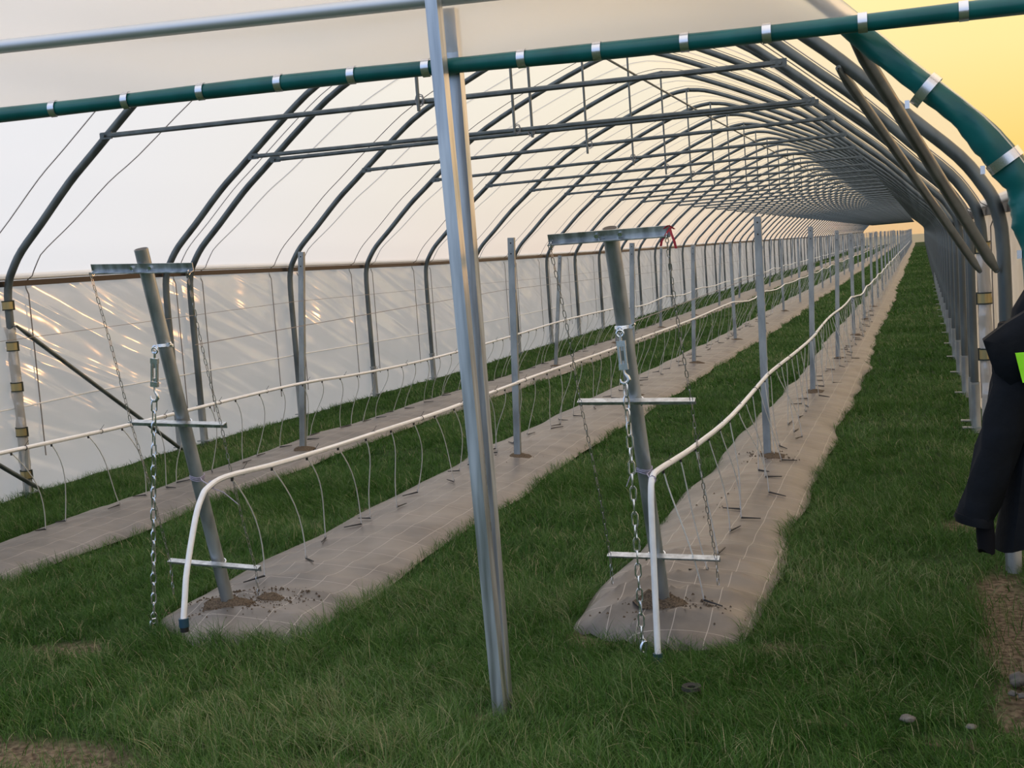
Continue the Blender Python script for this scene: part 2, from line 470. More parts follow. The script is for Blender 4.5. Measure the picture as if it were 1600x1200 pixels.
def wall(name, x, label):
    yy = np.concatenate([np.arange(4.2, 22, 0.14), np.arange(22, 60, 0.7), np.arange(60, 160.1, 4)])
    zz = np.concatenate([np.linspace(-0.03, 1.66, 22)])
    WY, WZ = np.meshgrid(yy, zz, indexing='ij')
    s_ = 1 if x > XC else -1
    w1 = np.sin(2.1 * (WY * 1.0 + WZ * 1.7)) * np.sin(1.3 * WY + 2) * 0.008 + 0.003 * np.sin(9 * (WZ * 1.2 + WY * 0.55) + 2 * np.sin(WY * 1.1)) * np.clip(np.sin(1.7 * WY + 1.5 * WZ), 0, 1)
    low = np.clip((0.35 - WZ) / 0.35, 0, 1)
    w1 = w1 + low * 0.018 * np.sin(WY * 14 + 3 * np.sin(WY * 2.3)) + s_ * low ** 2 * 0.05
    WX = x + w1 + s_ * 0.02 * sag(WY) * np.clip(np.sin(WZ * 1.9), 0, 1) * -0.5
    return setp(obj(name, grid_mesh(name, WX, WY, WZ + gz(WY), 'film_wall')), label, kind='structure')
wall('wall_left', XC - 3.56, 'creased milky film side wall below the long rail, far from camera')
wall('wall_right', XC + 3.56, 'milky film side wall behind the near row of galvanised legs')
# far end film
ar = np.linspace(0, 1, 9)
BX = XC + (OUT[:, 0][:, None] * np.ones(2)); BZ = np.stack([np.zeros(len(OUT)), OUT[:, 1]], 1) + gzf(Y_END)
setp(obj('wall_back', grid_mesh('wall_back', BX, np.full_like(BX, Y_END), BZ, 'film_roof')), 'pale film closing the far end of the tunnel', kind='structure')
# gable film above the green header
HZ0, HSL = 2.2455, -0.0149                    # header height at x=0 and slope per metre
def header_z(x):
    return HZ0 + HSL * x
gxs = np.linspace(-5.2, -0.13, 90)
zt = np.interp(gxs - XC, OUT[np.argsort(OUT[:, 0])][:, 0], OUT[np.argsort(OUT[:, 0])][:, 1]) + 0.03
zt = np.minimum(zt, 3.55)
tt = np.linspace(0, 1, 26)
FX, FT = np.meshgrid(gxs, tt, indexing='ij')
FZ = header_z(FX) + (zt[:, None] - header_z(FX)) * FT
FY = 4.186 + 0.012 * np.sin(FX * 3 + 6 * FT) * FT + 0.010 * np.sin(FZ * 26 + 1.6 * FX + 2 * np.sin(FX * 2.2)) * np.exp(-FT * 2.2)
setp(obj('wall_front', grid_mesh('wall_front', FX, FY, FZ, 'film_gable')), 'hazy film sheet of the gable above the green header pipe', kind='structure')
# rails where roof film and side wall meet
for nm, sx_, lab in (('trim_1', -1, 'dark locking rail along the far left wall at hoop shoulder'), ('trim_2', 1, 'dark locking rail along the near right wall at hoop shoulder')):
    mb = MB(); yl = [4.2, 10, 17, 25, 35, 50, 75, 100, 130, 160]
    x = XC + sx_ * 3.535
    mb.prism([(-.016, -.022), (.016, -.022), (.016, .022), (-.016, .022)], (x, 4.2, 1.645 + gzf(4.2)), (x, 10, 1.645 + gzf(10)), (1, 0, 0), (0, 0, 1))
    for a, b_ in zip(yl[1:-1], yl[2:]):
        mb.prism([(-.016, -.022), (.016, -.022), (.016, .022), (-.016, .022)], (x, a, 1.645 + gzf(a)), (x, b_, 1.645 + gzf(b_)), (1, 0, 0), (0, 0, 1))
    o = single(nm, mb, 'rail', lab, kind='structure')
    roll = MB().tube([(x + sx_ * 0.012, y, 1.695 + gzf(y) + 0.004 * math.sin(y * 2)) for y in yl], 0.026, 7)
    part('film_roll', roll, 'film_white', o, label='white rolled film edge')
# ridge line
mb = MB().tube([(-3.14, y, 3.66 + gzf(y)) for y in (8.1, 14, 20, 30, 50, 80, 120, 160)], 0.013, 6)
single('ridge_pipe', mb, 'steel', 'thin galvanised ridge pipe running just under the hoop crowns', 'pipe')

# ------------------------------------------------------------------ hoops
ORD = ['first', 'second', 'third', 'fourth', 'fifth', 'sixth', 'seventh', 'eighth', 'ninth', 'tenth', 'eleventh', 'twelfth', 'thirteenth', 'fourteenth', 'fifteenth']
def arch_mesh(r, n, step):
    P = PROFILE[::step] if (len(PROFILE) - 1) % step == 0 else PROFILE
    return MB().tube([(q[0], 0, q[1] - (0.02 if k in (0, len(P) - 1) else 0)) for k, q in enumerate(P)], r, n, up=(0, 1, 0)).mesh('arch', 'steel')
def bar_mb(n=8, r=0.019, w=2.39):
    b_ = MB()
    b_.tube([(-w, 0, 0), (-w + .05, 0, 0), (-w + .11, 0, 0), (w - .11, 0, 0), (w - .05, 0, 0), (w, 0, 0)], [r * .9, r * 1.05, r, r, r * 1.05, r * .9], n)
    for s_ in (-1, 1):
        b_.box((s_ * (w + .02), -.005, 0), (.10, .012, .05))
        b_.disc((s_ * (w + .03), -.018, 0), (0, -1, 0), .012, .012, 6)
    return b_
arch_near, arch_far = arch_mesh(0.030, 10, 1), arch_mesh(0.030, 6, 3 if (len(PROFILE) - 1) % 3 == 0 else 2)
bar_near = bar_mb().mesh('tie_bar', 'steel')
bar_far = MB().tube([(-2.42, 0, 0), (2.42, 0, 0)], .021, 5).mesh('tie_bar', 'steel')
hang_near = MB().tube([(0, 0, -1.30), (0, 0, 0)], 0.012, 6).mesh('hanger', 'steel')
clamp = MB()
for k in range(2):
    clamp.tube([(0.03 * math.cos(a), -0.026 - .004 * k, 0.035 * math.sin(a) + .012 * k) for a in np.linspace(0, 2 * math.pi, 9)], .005, 4)
clamp_me = clamp.mesh('wire_clamp', 'wire')
sleeve_me = MB().tube([(0, 0, -.05), (0, 0, .38)], .037, 10).box((0, 0, .372), (.05, .09, .016)).mesh('anchor_sleeve', 'steel_post')
flange_me = MB().prism([(-.075, -.035), (.06, -.035), (.06, .035), (-.075, .035)], (0, 0, .028), (0, 0, .036), (1, 0, 0), (0, 1, 0)).mesh('anchor_flange', 'steel_post', smooth=False)
top_me = MB().disc((0, 0, 0), (0, 0, 1), .016, .06, 8).mesh('crown_bracket', 'steel')
TILT = {1: (2.702, 2.677, 2.596), 2: (2.67, 2.653, 2.579), 3: (2.665, 2.677, 2.592), 4: (2.659, 2.725, 2.605), 5: (2.629, 2.711, 2.605), 6: (2.627, 2.694, 2.577)}
GH = 'steel hoops of the tunnel'
for k, y in enumerate(HOOP_Y):
    if k == 0:
        lab = 'steel hoop nearest the mouth, its thick right leg seen above the navy jacket'
    elif k == 1:
        lab = 'steel hoop whose left leg carries five brass clips at the picture edge'
    elif k == 2:
        lab = 'nearer hoop of the close pair of hoops behind the left end post'
    elif k == 3:
        lab = 'farther hoop of the close pair of hoops behind the left end post'
    elif k - 3 <= 12:
        lab = ORD[k - 4] + ' single steel hoop beyond the close pair of hoops'
    else:
        lab = 'one of the many thin steel hoops crowding together down the far tunnel'
    h = root('tunnel_hoop', lab, 'hoop', (XC, y, gzf(y)), GH)
    near = y < 26
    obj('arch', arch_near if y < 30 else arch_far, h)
    if k > 0:
        zl, zr, zh = TILT.get(k, (2.625, 2.688, 2.58))
        b_ = obj('tie_bar', bar_near if y < 30 else bar_far, h, (-0.045 if y < 30 else 0, -0.032, (zl + zr) / 2 - gzf(y)))
        b_.rotation_euler = (0, -math.atan2(zr - zl, 4.92), 0)
        if y < 60:
            g_ = obj('hanger', hang_near, h, (0.015 + random.uniform(-.03, .03), -0.062, 3.885))
            g_.scale = (1, 1, 1.0)
        if near:
            obj('wire_clamp', clamp_me, h, (0.015, -0.032, (zl + zr) / 2 - gzf(y)))
            obj('crown_bracket', top_me, h, (0.015, -0.05, 3.86))
    if y < 40:
        for s_ in (-1, 1):
            obj('anchor_sleeve', sleeve_me, h, (s_ * 3.50, 0, 0))
            if k == 0 and s_ > 0: continue
            f_ = obj('anchor_flange', flange_me, h, (s_ * 3.50, 0, 0))
            if s_ < 0: f_.rotation_euler = (0, 0, math.pi)
            else:
                f_.location.x = 3.475

# brass / black film clips on the clipped legs of the second hoop
def leg_clip(xc, y, z, s_, parent):
    """half-band clip wrapped round a leg, brass band with dark lips"""
    mb = MB()
    A = np.linspace(-math.pi * 0.95, math.pi * 0.05, 8)
    for z0, z1, r, mi in ((-.028, .028, .040, 0), (-.036, -.028, .043, 1), (.028, .036, .043, 1)):
        mb.cur = mi
        vs = [(xc + r * math.cos(a) * 1, y + r * math.sin(a), z + q) for q in (z0, z1) for a in A]
        n = len(A)
        mb.add(vs, [(i, i + 1, n + i + 1, n + i) for i in range(n - 1)])
        vs = [(xc + (r + .005) * math.cos(a) * 1, y + (r + .005) * math.sin(a), z + q) for q in (z0, z1) for a in A]
        mb.add(vs, [(i, i + 1, n + i + 1, n + i) for i in range(n - 1)])
    mb.cur = 1
    for a in (A[0], A[-1]):
        mb.box((xc + .043 * math.cos(a), y + .043 * math.sin(a), z), (.014, .012, .075))
    return part('film_clip', mb, ['clip_brass', 'clip_dark'], parent, label='brass clip with black lips')
hoopA = [o for o in COL.objects if o.name == 'tunnel_hoop.001'][0]
for z in (1.522, 1.208, .895, .545, .211):
    leg_clip(XC - 3.50, 8.1, z, -1, hoopA)
for z in (1.475, 1.173, .838):
    leg_clip(XC + 3.50, 8.1, z, 1, hoopA)
# white film wrapped around the clipped legs
for s_, zs in ((-1, (1.35, .05)), (1, (1.5, .05))):
    mb = MB(); n = 13
    Zs = np.linspace(zs[0], zs[1], 16)
    vs = []
    for j, z in enumerate(Zs):
        for i in range(n):
            a = math.pi * (-0.95 + 1.5 * i / (n - 1)) if s_ < 0 else math.pi * (-1.55 + 1.5 * i / (n - 1))
            r = .036 + .004 * math.sin(i * 1.7 + j * 1.1) + .012 * max(0, math.cos(j * 2.1)) * (i < 2 or i > n - 3)
            vs.append((XC + s_ * 3.5 + r * math.cos(a), 8.1 + r * math.sin(a), z + .01 * math.sin(i)))
    fs = [(j * n + i, j * n + i + 1, (j + 1) * n + i + 1, (j + 1) * n + i) for j in range(len(Zs) - 1) for i in range(n - 1)]
    part('leg_film', mb.add(vs, fs), 'film_wall', hoopA, label='milky film wrapped round the leg')

# ------------------------------------------------------------------ end arch in green sleeve
ya = 4.27
arch = root('end_arch', 'green sleeved end arch curving down against the yellow sky', 'arch', (XC, ya, 0))
SL = PROFILE[PROFILE[:, 1] > 0.45]
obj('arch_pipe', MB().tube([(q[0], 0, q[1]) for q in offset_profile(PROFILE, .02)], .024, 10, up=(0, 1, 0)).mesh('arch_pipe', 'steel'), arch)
slr = offset_profile(PROFILE, 0.02)
seg = [i for i in range(len(PROFILE)) if PROFILE[i, 0] > 0 and 0.5 < PROFILE[i, 1] < 2.32]
pts = catmull([slr[i] for i in seg], 3)
vs, n = [], 16
for j, q in enumerate(pts):
    T_ = np.array(pts[min(j + 1, len(pts) - 1)]) - np.array(pts[max(j - 1, 0)]); T_ /= np.linalg.norm(T_)
    Nn = np.array([-T_[1], T_[0]])
    u = j / (len(pts) - 1)
    fat = 0.033 + 0.015 * min(1, u * 1.6)
    lump = 0.003 * math.sin(j * 0.9) + 0.002 * math.sin(j * 2.3 + 1)
    for i in range(n):
        a = 2 * math.pi * i / n
        ra = fat + lump * (0.5 + 0.5 * math.cos(a - 2.0))
        ex = math.cos(a) * ra
        if math.cos(a) < 0:                       # the sleeve droops on the inner side
            ex *= 1.0 + 0.55 * min(1, u * 1.8) + 0.16 * math.sin(j * .37 + 1)
        ey = math.sin(a) * (fat * 0.85 + 0.006 * math.sin(3 * a + j * .8))
        vs.append((q[0] + Nn[0] * ex, ey, q[1] + Nn[1] * ex))
fs = [(j * n + i, j * n + (i + 1) % n, (j + 1) * n + (i + 1) % n, (j + 1) * n + i) for j in range(len(pts) - 1) for i in range(n)]
fs += [tuple(range(n)), tuple((len(pts) - 1) * n + i for i in range(n))]
obj('green_sleeve', MB().add(vs, fs).mesh('green_sleeve', 'green'), arch)
for cx, cz in ((0.060, 2.06), (0.255, 1.80), (0.34, 1.50)):
    P3 = np.array([cx - XC, cz])
    i = int(np.argmin(np.linalg.norm(np.array(pts) - P3, axis=1)))
    T_ = np.array(pts[min(i + 1, len(pts) - 1)]) - np.array(pts[i - 1]); T_ /= np.linalg.norm(T_); Nn = np.array([-T_[1], T_[0]])
    mb = MB(); q = np.array(pts[i]); A = np.linspace(-math.pi * .98, math.pi * .45, 12)
    vs = []
    for w in (-.016, .016):
        for a in A:
            rr = (.050 if math.cos(a) > 0 else .066)
            ex, ey = math.cos(a) * rr, math.sin(a) * .052
            vs.append((q[0] + Nn[0] * ex + T_[0] * w, ey, q[1] + Nn[1] * ex + T_[1] * w))
    m_ = len(A)
    mb.add(vs, [(k, k + 1, m_ + k + 1, m_ + k) for k in range(m_ - 1)])
    a0 = vs[0]; mb.box((a0[0] - Nn[0] * .01, a0[1], a0[2] - Nn[1] * .01), (.014, .012, .026))
    o = obj('sleeve_clip', mb.mesh('sleeve_clip', 'clip_silver'), arch); o['label'] = 'shiny metal band clip'

# ------------------------------------------------------------------ header pipe with green sleeve and silver clips
yh = 4.155
hd = root('header_pipe', 'long green sleeved header pipe with silver clips across the tunnel mouth', 'pipe', (-1.5, yh, header_z(-1.5)))
xs = np.linspace(-5.2, 1.6, 60)
part('green_sleeve', MB().tube([(x, yh, header_z(x) + .004 * math.sin(x * 2.3)) for x in xs], [.0275 + .0015 * math.sin(x * 5) for x in xs], 16), 'green', hd)
part('pipe_core', MB().tube([(-5.3, yh, header_z(-5.3)), (1.68, yh, header_z(1.68))], .021, 10), 'steel_bright', hd)
cl = [-4.06, -3.74, -3.42, -3.102, -2.782, -2.464, -2.149, -1.864, -1.586, -1.244, -0.985, -0.697, -0.437, -0.147, 0.145, .45, .76]
for x in cl:
    mb = MB(); A = np.linspace(-math.pi * 0.42, math.pi * 0.55, 9); n = len(A)
    z = header_z(x) + .004 * math.sin(x * 2.3)
    for r in (.0305, .0325):
        vs = [(x + w, yh - r * math.cos(a), z + r * math.sin(a)) for w in (-.014, .014) for a in A]
        mb.add(vs, [(i, i + 1, n + i + 1, n + i) for i in range(n - 1)])
    part('pipe_clip', mb, 'clip_silver', hd, label='silver clip')
top_rail = MB().tube([(-5.2, 4.13, 2.594), (-1.573, 4.13, 2.492), (-0.55, 4.13, 2.463)], .026, 14)
single('gable_rail', top_rail, 'rail_zinc', 'bare shiny pipe in front of the gable film above the green header', 'pipe', loc=(-3, 4.13, 2.53))

# front post: two C profiles clamping header and film
fp = root('gable_post', 'tall galvanised profile post standing nearest in the open tunnel mouth', 'post', (-1.464, 4.08, 0.02))
def csec(w, d, t_, lip):
    return [(-w, 0), (w, 0), (w, d), (w - lip, d), (w - lip, d - t_), (w - t_, d - t_), (w - t_, t_), (-w + t_, t_), (-w + t_, d - t_), (-w + lip, d - t_), (-w + lip, d), (-w, d)]
part('front_profile', MB().prism(csec(.021, .05, .004, .013), (-1.462, 4.052, -.05), (-1.535, 4.052, 3.30), (1, 0, 0), (0, 1, 0)), 'steel_bright', fp, smooth=False)
part('rear_profile', MB().prism(csec(.021, .045, .004, .013), (-1.462, 4.108, -.05), (-1.508, 4.200, 2.47), (1, 0, 0), (0, 1, 0)), 'steel_bright', fp, smooth=False)


# side door post just out of view, holds the jacket and the header's right part
sp = single('door_post', MB().prism(csec(.025, .05, .004, .013), (.47, 4.20, -.05), (.47, 4.20, 2.236), (1, 0, 0), (0, 1, 0)), 'steel_bright', 'galvanised post at the right edge carrying the navy jacket', 'post', loc=(.47, 4.2, 0), smooth=False)

# ------------------------------------------------------------------ braces
def brace(a, b_, lab, r=.024, flat=.14):
    a, b_ = Vector(a), Vector(b_)
    d = (b_ - a).normalized()
    pts_ = [a, a + d * .06, a + d * flat, b_ - d * flat, b_ - d * .06, b_]
    o = root('brace_pipe', lab, 'brace', (a + b_) / 2, 'diagonal brace pipes')
    part('pipe', MB().tube(pts_, [r * .55, r * .75, r, r, r * .75, r * .55], 10), 'steel', o)
    for q in (a, b_):
        part('end_bolt', MB().disc(q, (0, -1, 0), .007, .03, 6), 'steel', o)
    return o
brace((-.19, 4.31, 2.236), (.312, 6.07, 1.40), 'thick diagonal brace pipe from green end arch to the nearest right leg')
brace((-.331, 6.07, 2.36), (.322, 8.07, 1.335), 'second diagonal brace pipe under the right roof slope')
brace((-6.60, 8.10, 1.362), (-6.62, 10.22, .05), 'dark brace pipe slanting down across the left film wall', .018)
brace((-6.60, 6.10, 1.362), (-6.62, 8.24, .05), 'brace pipe reaching the ground by the left clipped leg', .018)

# ------------------------------------------------------------------ ropes over the roof
OUT2 = offset_profile(PROFILE, 0.032)
low_ = PROFILE[:, 1] < 1.6
OUT2[low_, 0] = np.sign(OUT2[low_, 0]) * 3.542
mid_ = (PROFILE[:, 1] >= 1.6) & (PROFILE[:, 1] < 1.66)
OUT2[mid_, 0] = np.sign(OUT2[mid_, 0]) * 3.564
def rope_mesh(dy, r=.0048, n=4):
    Q = OUT2[PROFILE[:, 1] > 0.02]
    m_ = len(Q) - 1
    pts_ = [(q[0], dy * np.clip((i / m_ - .16) / .68, 0, 1), q[1]) for i, q in enumerate(Q)]
    return MB().tube(pts_, r, n, up=(0, 1, 0)).mesh('roof_rope', 'rope')
ra, rb = rope_mesh(.25), rope_mesh(1.75)
GR = 'hold-down ropes over the roof film'
def rope_label(k, side):
    if k == 1: return 'dark rope over the film just ' + side + ' the clipped left hoop'
    if k == 3: return 'dark rope over the film just ' + side + ' the close pair of hoops'
    if 4 <= k <= 9: return 'dark rope over the film just %s the %s single hoop beyond the pair' % (side, ORD[k - 4])
    return 'one of the faint ropes crossing the roof film far down the tunnel'
for k, y in enumerate(HOOP_Y):
    if k in (0, 2) or y > 56: continue
    for side, dy, me in (('before', -.34 if k != 3 else -.17, ra), ('behind', .30, rb)):
        o = obj('roof_rope', me, None, (XC, y + dy, gzf(y)))
        setp(o, rope_label(k, side), 'rope', GR)
# pale cord along the left wall
mb = MB().tube([(XC - 3.54, y, z + gzf(y)) for y, z in ((7.9, .69), (8.26, .69), (9.1, .70), (10.5, .69), (13, .69), (14.7, .68), (17.6, .66), (22, .66), (28, .66), (40, .66))], .006, 5)
single('wall_cord', mb, 'drip', 'pale cord running along the left film wall at knee height', 'cord')

# ------------------------------------------------------------------ ground cover mats
def smooth_noise(x, y, seed):
    r_ = np.random.default_rng(seed); o = np.zeros_like(x)
    for k in range(14):
        a = r_.uniform(0, 2 * np.pi); w = 2.0 * 1.28 ** k
        o += np.sin((x * np.cos(a) * 1.6 + y * np.sin(a)) * w + r_.uniform(0, 6.28)) / (1.2 ** k)
    return o / 5
MATS = {}
def make_mat(key, cx, hw, y0, lab, seed, dome):
    yy = np.concatenate([y0 + np.array([0, .02, .05, .09]), np.arange(y0 + .14, 20, .045), np.arange(20, 45, .3), np.arange(45, 158, 3)])
    tt = np.linspace(-1, 1, 41)
    T_, Y_ = np.meshgrid(tt, yy, indexing='ij')
    edge = 0.022 * np.sin(Y_ * 1.9 + seed) + .018 * np.sin(Y_ * 5.3 + 2 * seed) + .02 * np.sin(Y_ * 0.7 + seed)
    wid = hw + edge * np.sign(T_) * .6 + .016 * np.sin(Y_ * 3.1 + seed * 3)
    fr0 = np.clip((Y_ - y0) / .35, 0, 1) ** .5
    X_ = cx + T_ * wid + .03 * np.sin(Y_ * .35 + seed)
    Yj = Y_ + (1 - np.clip((Y_ - y0) / .6, 0, 1)) * (.05 * np.sin(T_ * 3 + seed) + .14 * T_ ** 2 - .08 * T_)
    bumpy = smooth_noise(X_, Y_, seed) * np.where(Y_ < 30, 1, .6)
    Z_ = gz(Y_) + (dome * np.clip(1 - T_ ** 2, 0, 1) ** .75) * fr0 + bumpy * .022 * (1 - T_ ** 4) * (0.35 + .65 * fr0) + .006
    nearw = np.exp(-((Y_ - y0 - .5) / .7) ** 2)
    rid = 1 - np.abs(np.sin(11 * (Yj - .7 * T_ * wid) + 1.8 * np.sin(4 * X_ + seed))) ** .7
    Z_ += (nearw * (.042 if seed == 3 else .018) + .006) * rid * np.clip(1 - np.abs(T_), 0, .35) / .35
    Z_ -= .035 * np.exp(-(Y_ - y0) / .035)
    # small overlap puckers
    Z_ += .006 * np.sin(11 * Y_ + 4 * T_ + 3 * np.sin(2 * Y_)) * np.clip(T_ * (1 if cx > -2 else .6), 0, 1) * (1 - T_ ** 6)
    me = grid_mesh('ground_mat', X_, Yj, Z_, 'mat', {'weave': ('FLOAT_VECTOR', np.stack([X_ + .05 * seed, Yj, 0 * X_], -1))})
    o = obj('ground_mat', me)
    setp(o, lab, 'mat', 'woven mats under the plant rows')
    MATS[key] = (cx, hw, y0, seed, o, tt, yy, Z_)
    return o
make_mat(1, -1.075, .385, 4.86, 'woven fabric mat under the right hand row, nearest the legs', 3, .075)
make_mat(2, -3.06, .455, 4.75, 'woven fabric mat under the middle row with brass-free soil patch at its end', 5, .07)
make_mat(3, -5.19, .40, 4.7, 'woven fabric mat under the left row along the far wall', 8, .07)
MATS[2][4]['label'] = 'woven fabric mat under the middle row, soil strewn at its near end'
def mat_z(key, x, y):
    cx, hw, y0, seed, o, tt, yy, Z_ = MATS[key]
    i = int(np.clip(np.searchsorted(tt, (x - cx) / hw), 0, len(tt) - 1)); j = int(np.clip(np.searchsorted(yy, y), 0, len(yy) - 1))
    return float(Z_[i, j])
def soil_heap(key, x, y, rx, ry, h, seed):
    r_ = random.Random(seed); vs, fs = [], []
    rings, n = 4, 14
    vs.append((x, y, mat_z(key, x, y) + h))
    for j in range(1, rings + 1):
        for i in range(n):
            a = 2 * math.pi * i / n; q = j / rings * r_.uniform(.8, 1.15)
            px, py = x + rx * q * math.cos(a), y + ry * q * math.sin(a)
            vs.append((px, py, mat_z(key, px, py) + h * (1 - (j / rings)) * r_.uniform(.4, 1.3) - (.006 if j == rings else -.003)))
    for i in range(n):
        fs.append((0, 1 + i, 1 + (i + 1) % n))
        for j in range(rings - 1):
            a = 1 + j * n; fs.append((a + i, a + n + i, a + n + (i + 1) % n, a + (i + 1) % n))
    part('soil_patch', MB().add(vs, fs), 'soil', MATS[key][4])

# ------------------------------------------------------------------ row posts
def post_mesh(nm, h=1.70):
    mb = MB()
    mb.prism(csec(.0245, .036, .004, .011), (0, -.018, -.12), (0, -.018, h), (1, 0, 0), (0, 1, 0))
    return mb.mesh(nm, 'steel_post', smooth=False)
pm = post_mesh('row_post')
hole_me = MB()
for z in (1.66, 1.58):
    hole_me.disc((0, -.0175, z), (0, -1, 0), .006, .002, 8)
hole_me = hole_me.mesh('bolt_hole', 'black')
lipm = MB()
for k in range(7):
    lipm.box((.026, -.01, .35 + k * .19), (.006, .012, .02))
hook_me = lipm.mesh('wire_hook', 'steel_post', smooth=False)
ROWS = {1: (-1.042, -1.075, 8.703), 2: (-2.949, -2.975, 9.065), 3: (-4.95, -5.12, 9.563)}
NEAR = {(1, 0): (-1.069, 8.82, -1.055, 1.70), (1, 1): (-1.075, 12.75, -1.021, 1.665), (1, 2): (-1.075, 16.65, -1.012, 1.665), (2, 0): (-2.985, 9.12, -2.916, 1.69),
        (2, 1): (-2.965, 13.1, -2.87, 1.64), (2, 2): (-2.97, 16.95, -2.89, 1.61), (3, 0): (-5.13, 9.75, -4.985, 1.72), (3, 1): (-4.90, 13.48, -4.765, 1.66), (3, 2): (-5.06, 17.5, -4.88, 1.61)}
RN = {1: 'right hand row', 2: 'middle row', 3: 'left row'}
for rw, (xt, xb, Y0) in ROWS.items():
    for i in range(38):
        y = Y0 + i * 3.913
        if y > 155: break
        bx, by, tx, tz = NEAR.get((rw, i), (xb + (xt - xb) * .3 + random.uniform(-.015, .015), y + .1, xt + random.uniform(-.015, .015), 1.64 + random.uniform(-.02, .02)))
        lab = ('%s steel post of the %s counting from the tunnel mouth' % (ORD[i], RN[rw])) if i < 9 else 'one of the small distant steel posts far down the %s' % RN[rw]
        lean = math.atan2(tx - bx, 1.65)
        g0 = gzf(by) + .03
        if i < 9:
            o = root('row_post', lab, 'post', (bx, by, g0), 'steel posts of the ' + RN[rw])
            o.rotation_euler = (0, lean, 0)
            o.scale = (1, 1, tz / 1.70)
            obj('profile', pm, o); obj('bolt_hole', hole_me, o)
            if i < 4: obj('wire_hook', hook_me, o)
        else:
            o = obj('row_post', pm, None, (bx, by, g0)); o.rotation_euler = (0, lean, 0); o.scale = (1, 1, tz / 1.70)
            setp(o, lab, 'post', 'steel posts of the ' + RN[rw])
        if i < 6:
            soil_heap(rw, bx + .03, by - .02, .11, .13 + .02 * (i % 3), .018, 10 * rw + i)
soil_heap(2, -3.13, 5.10, .15, .09, .022, 91)
soil_heap(2, -2.97, 5.20, .08, .05, .010, 92)
soil_heap(1, -1.10, 5.19, .12, .07, .022, 93)
def crumbs(key, spots, seed):
    r_ = random.Random(seed); mb = MB()
    for cx, cy, rx, ry, n in spots:
        for _ in range(n):
            x, y = r_.gauss(cx, rx), r_.gauss(cy, ry)
            z = mat_z(key, x, y); q = r_.uniform(.003, .010)
            a = r_.uniform(0, 6.28)
            vs = [(x + q * math.cos(a + k * 2.09), y + q * math.sin(a + k * 2.09), z - .001) for k in range(3)] + [(x + r_.uniform(-.3, .3) * q, y, z + q * .9)]
            mb.add(vs, [(0, 1, 3), (1, 2, 3), (2, 0, 3), (0, 2, 1)])
    o = part('soil_crumbs', mb, 'soil', MATS[key][4], smooth=False); o['kind'] = 'stuff'
crumbs(2, [(-3.10, 5.12, .14, .09, 260), (-2.92, 5.25, .12, .07, 130), (-2.95, 9.12, .1, .12, 60)], 4)
crumbs(1, [(-1.05, 5.16, .12, .07, 140), (-1.05, 8.8, .1, .14, 80), (-1.2, 7.2, .05, .4, 14)], 5)
# trellis wires
for rw, (xt, xb, Y0) in ROWS.items():
    pts_ = [(xt, 4.72 if rw < 3 else 5.0, 1.335)] + [(xt - .02, Y0 + i * 3.913 - .03, 1.335 + gzf(Y0 + i * 3.913)) for i in range(30)]
    single('trellis_wire', MB().tube(pts_, .0022, 4), 'wire', 'thin straight trellis wire at head height along the ' + RN[rw], 'wire', 'trellis wires')

# ------------------------------------------------------------------ irrigation hoses with drip tubes
HP = {1: [(4.642, .06), (4.655, .25), (4.674, .537), (4.69, .68), (4.735, .735), (4.86, .742), (5.3, .722), (5.669, .709), (6.78, .686), (8.444, .702), (8.75, .705), (10.39, .687), (12.5, .682), (12.7, .69), (15.0, .70), (17, .69), (19.4, .70)],
      2: [(4.385, .24), (4.41, .33), (4.443, .431), (4.539, .624), (4.60, .70), (4.654, .732), (4.803, .751), (5.2, .731), (5.73, .713), (6.53, .696), (7.55, .676), (8.98, .677), (9.1, .68), (10.3, .676), (13.1, .655), (16.9, .65), (20.6, .67)],
      3: [(4.7, .75), (5.79, .73), (6.35, .719), (7.0, .709), (7.76, .711), (8.67, .713), (9.5, .705), (10.5, .665), (11.9, .634), (13.3, .63), (15.1, .65), (17.4, .68), (20.8, .67)]}
LABH = {1: 'white irrigation hose of the right hand row, its end drooping into grass', 2: 'white irrigation hose of the middle row ending in a blue grey cap', 3: 'white irrigation hose of the left row leaving the picture edge'}
OFF = {1: (.02, .45), 2: (-.25, .68), 3: (-.42, .68)}
T0 = {1: 4.93, 2: 4.85, 3: 5.17}
def hose_z(rw, y):
    P_ = [q for q in HP[rw] if q[0] > 4.7]
    if y <= P_[-1][0]:
        return float(np.interp(y, [q[0] for q in P_], [q[1] for q in P_]))
    ph = ((y - ROWS[rw][2]) / 3.913) % 1.0
    return .68 + gzf(y) - .05 * math.sin(math.pi * ph) + .012 * math.sin(y * 1.3)
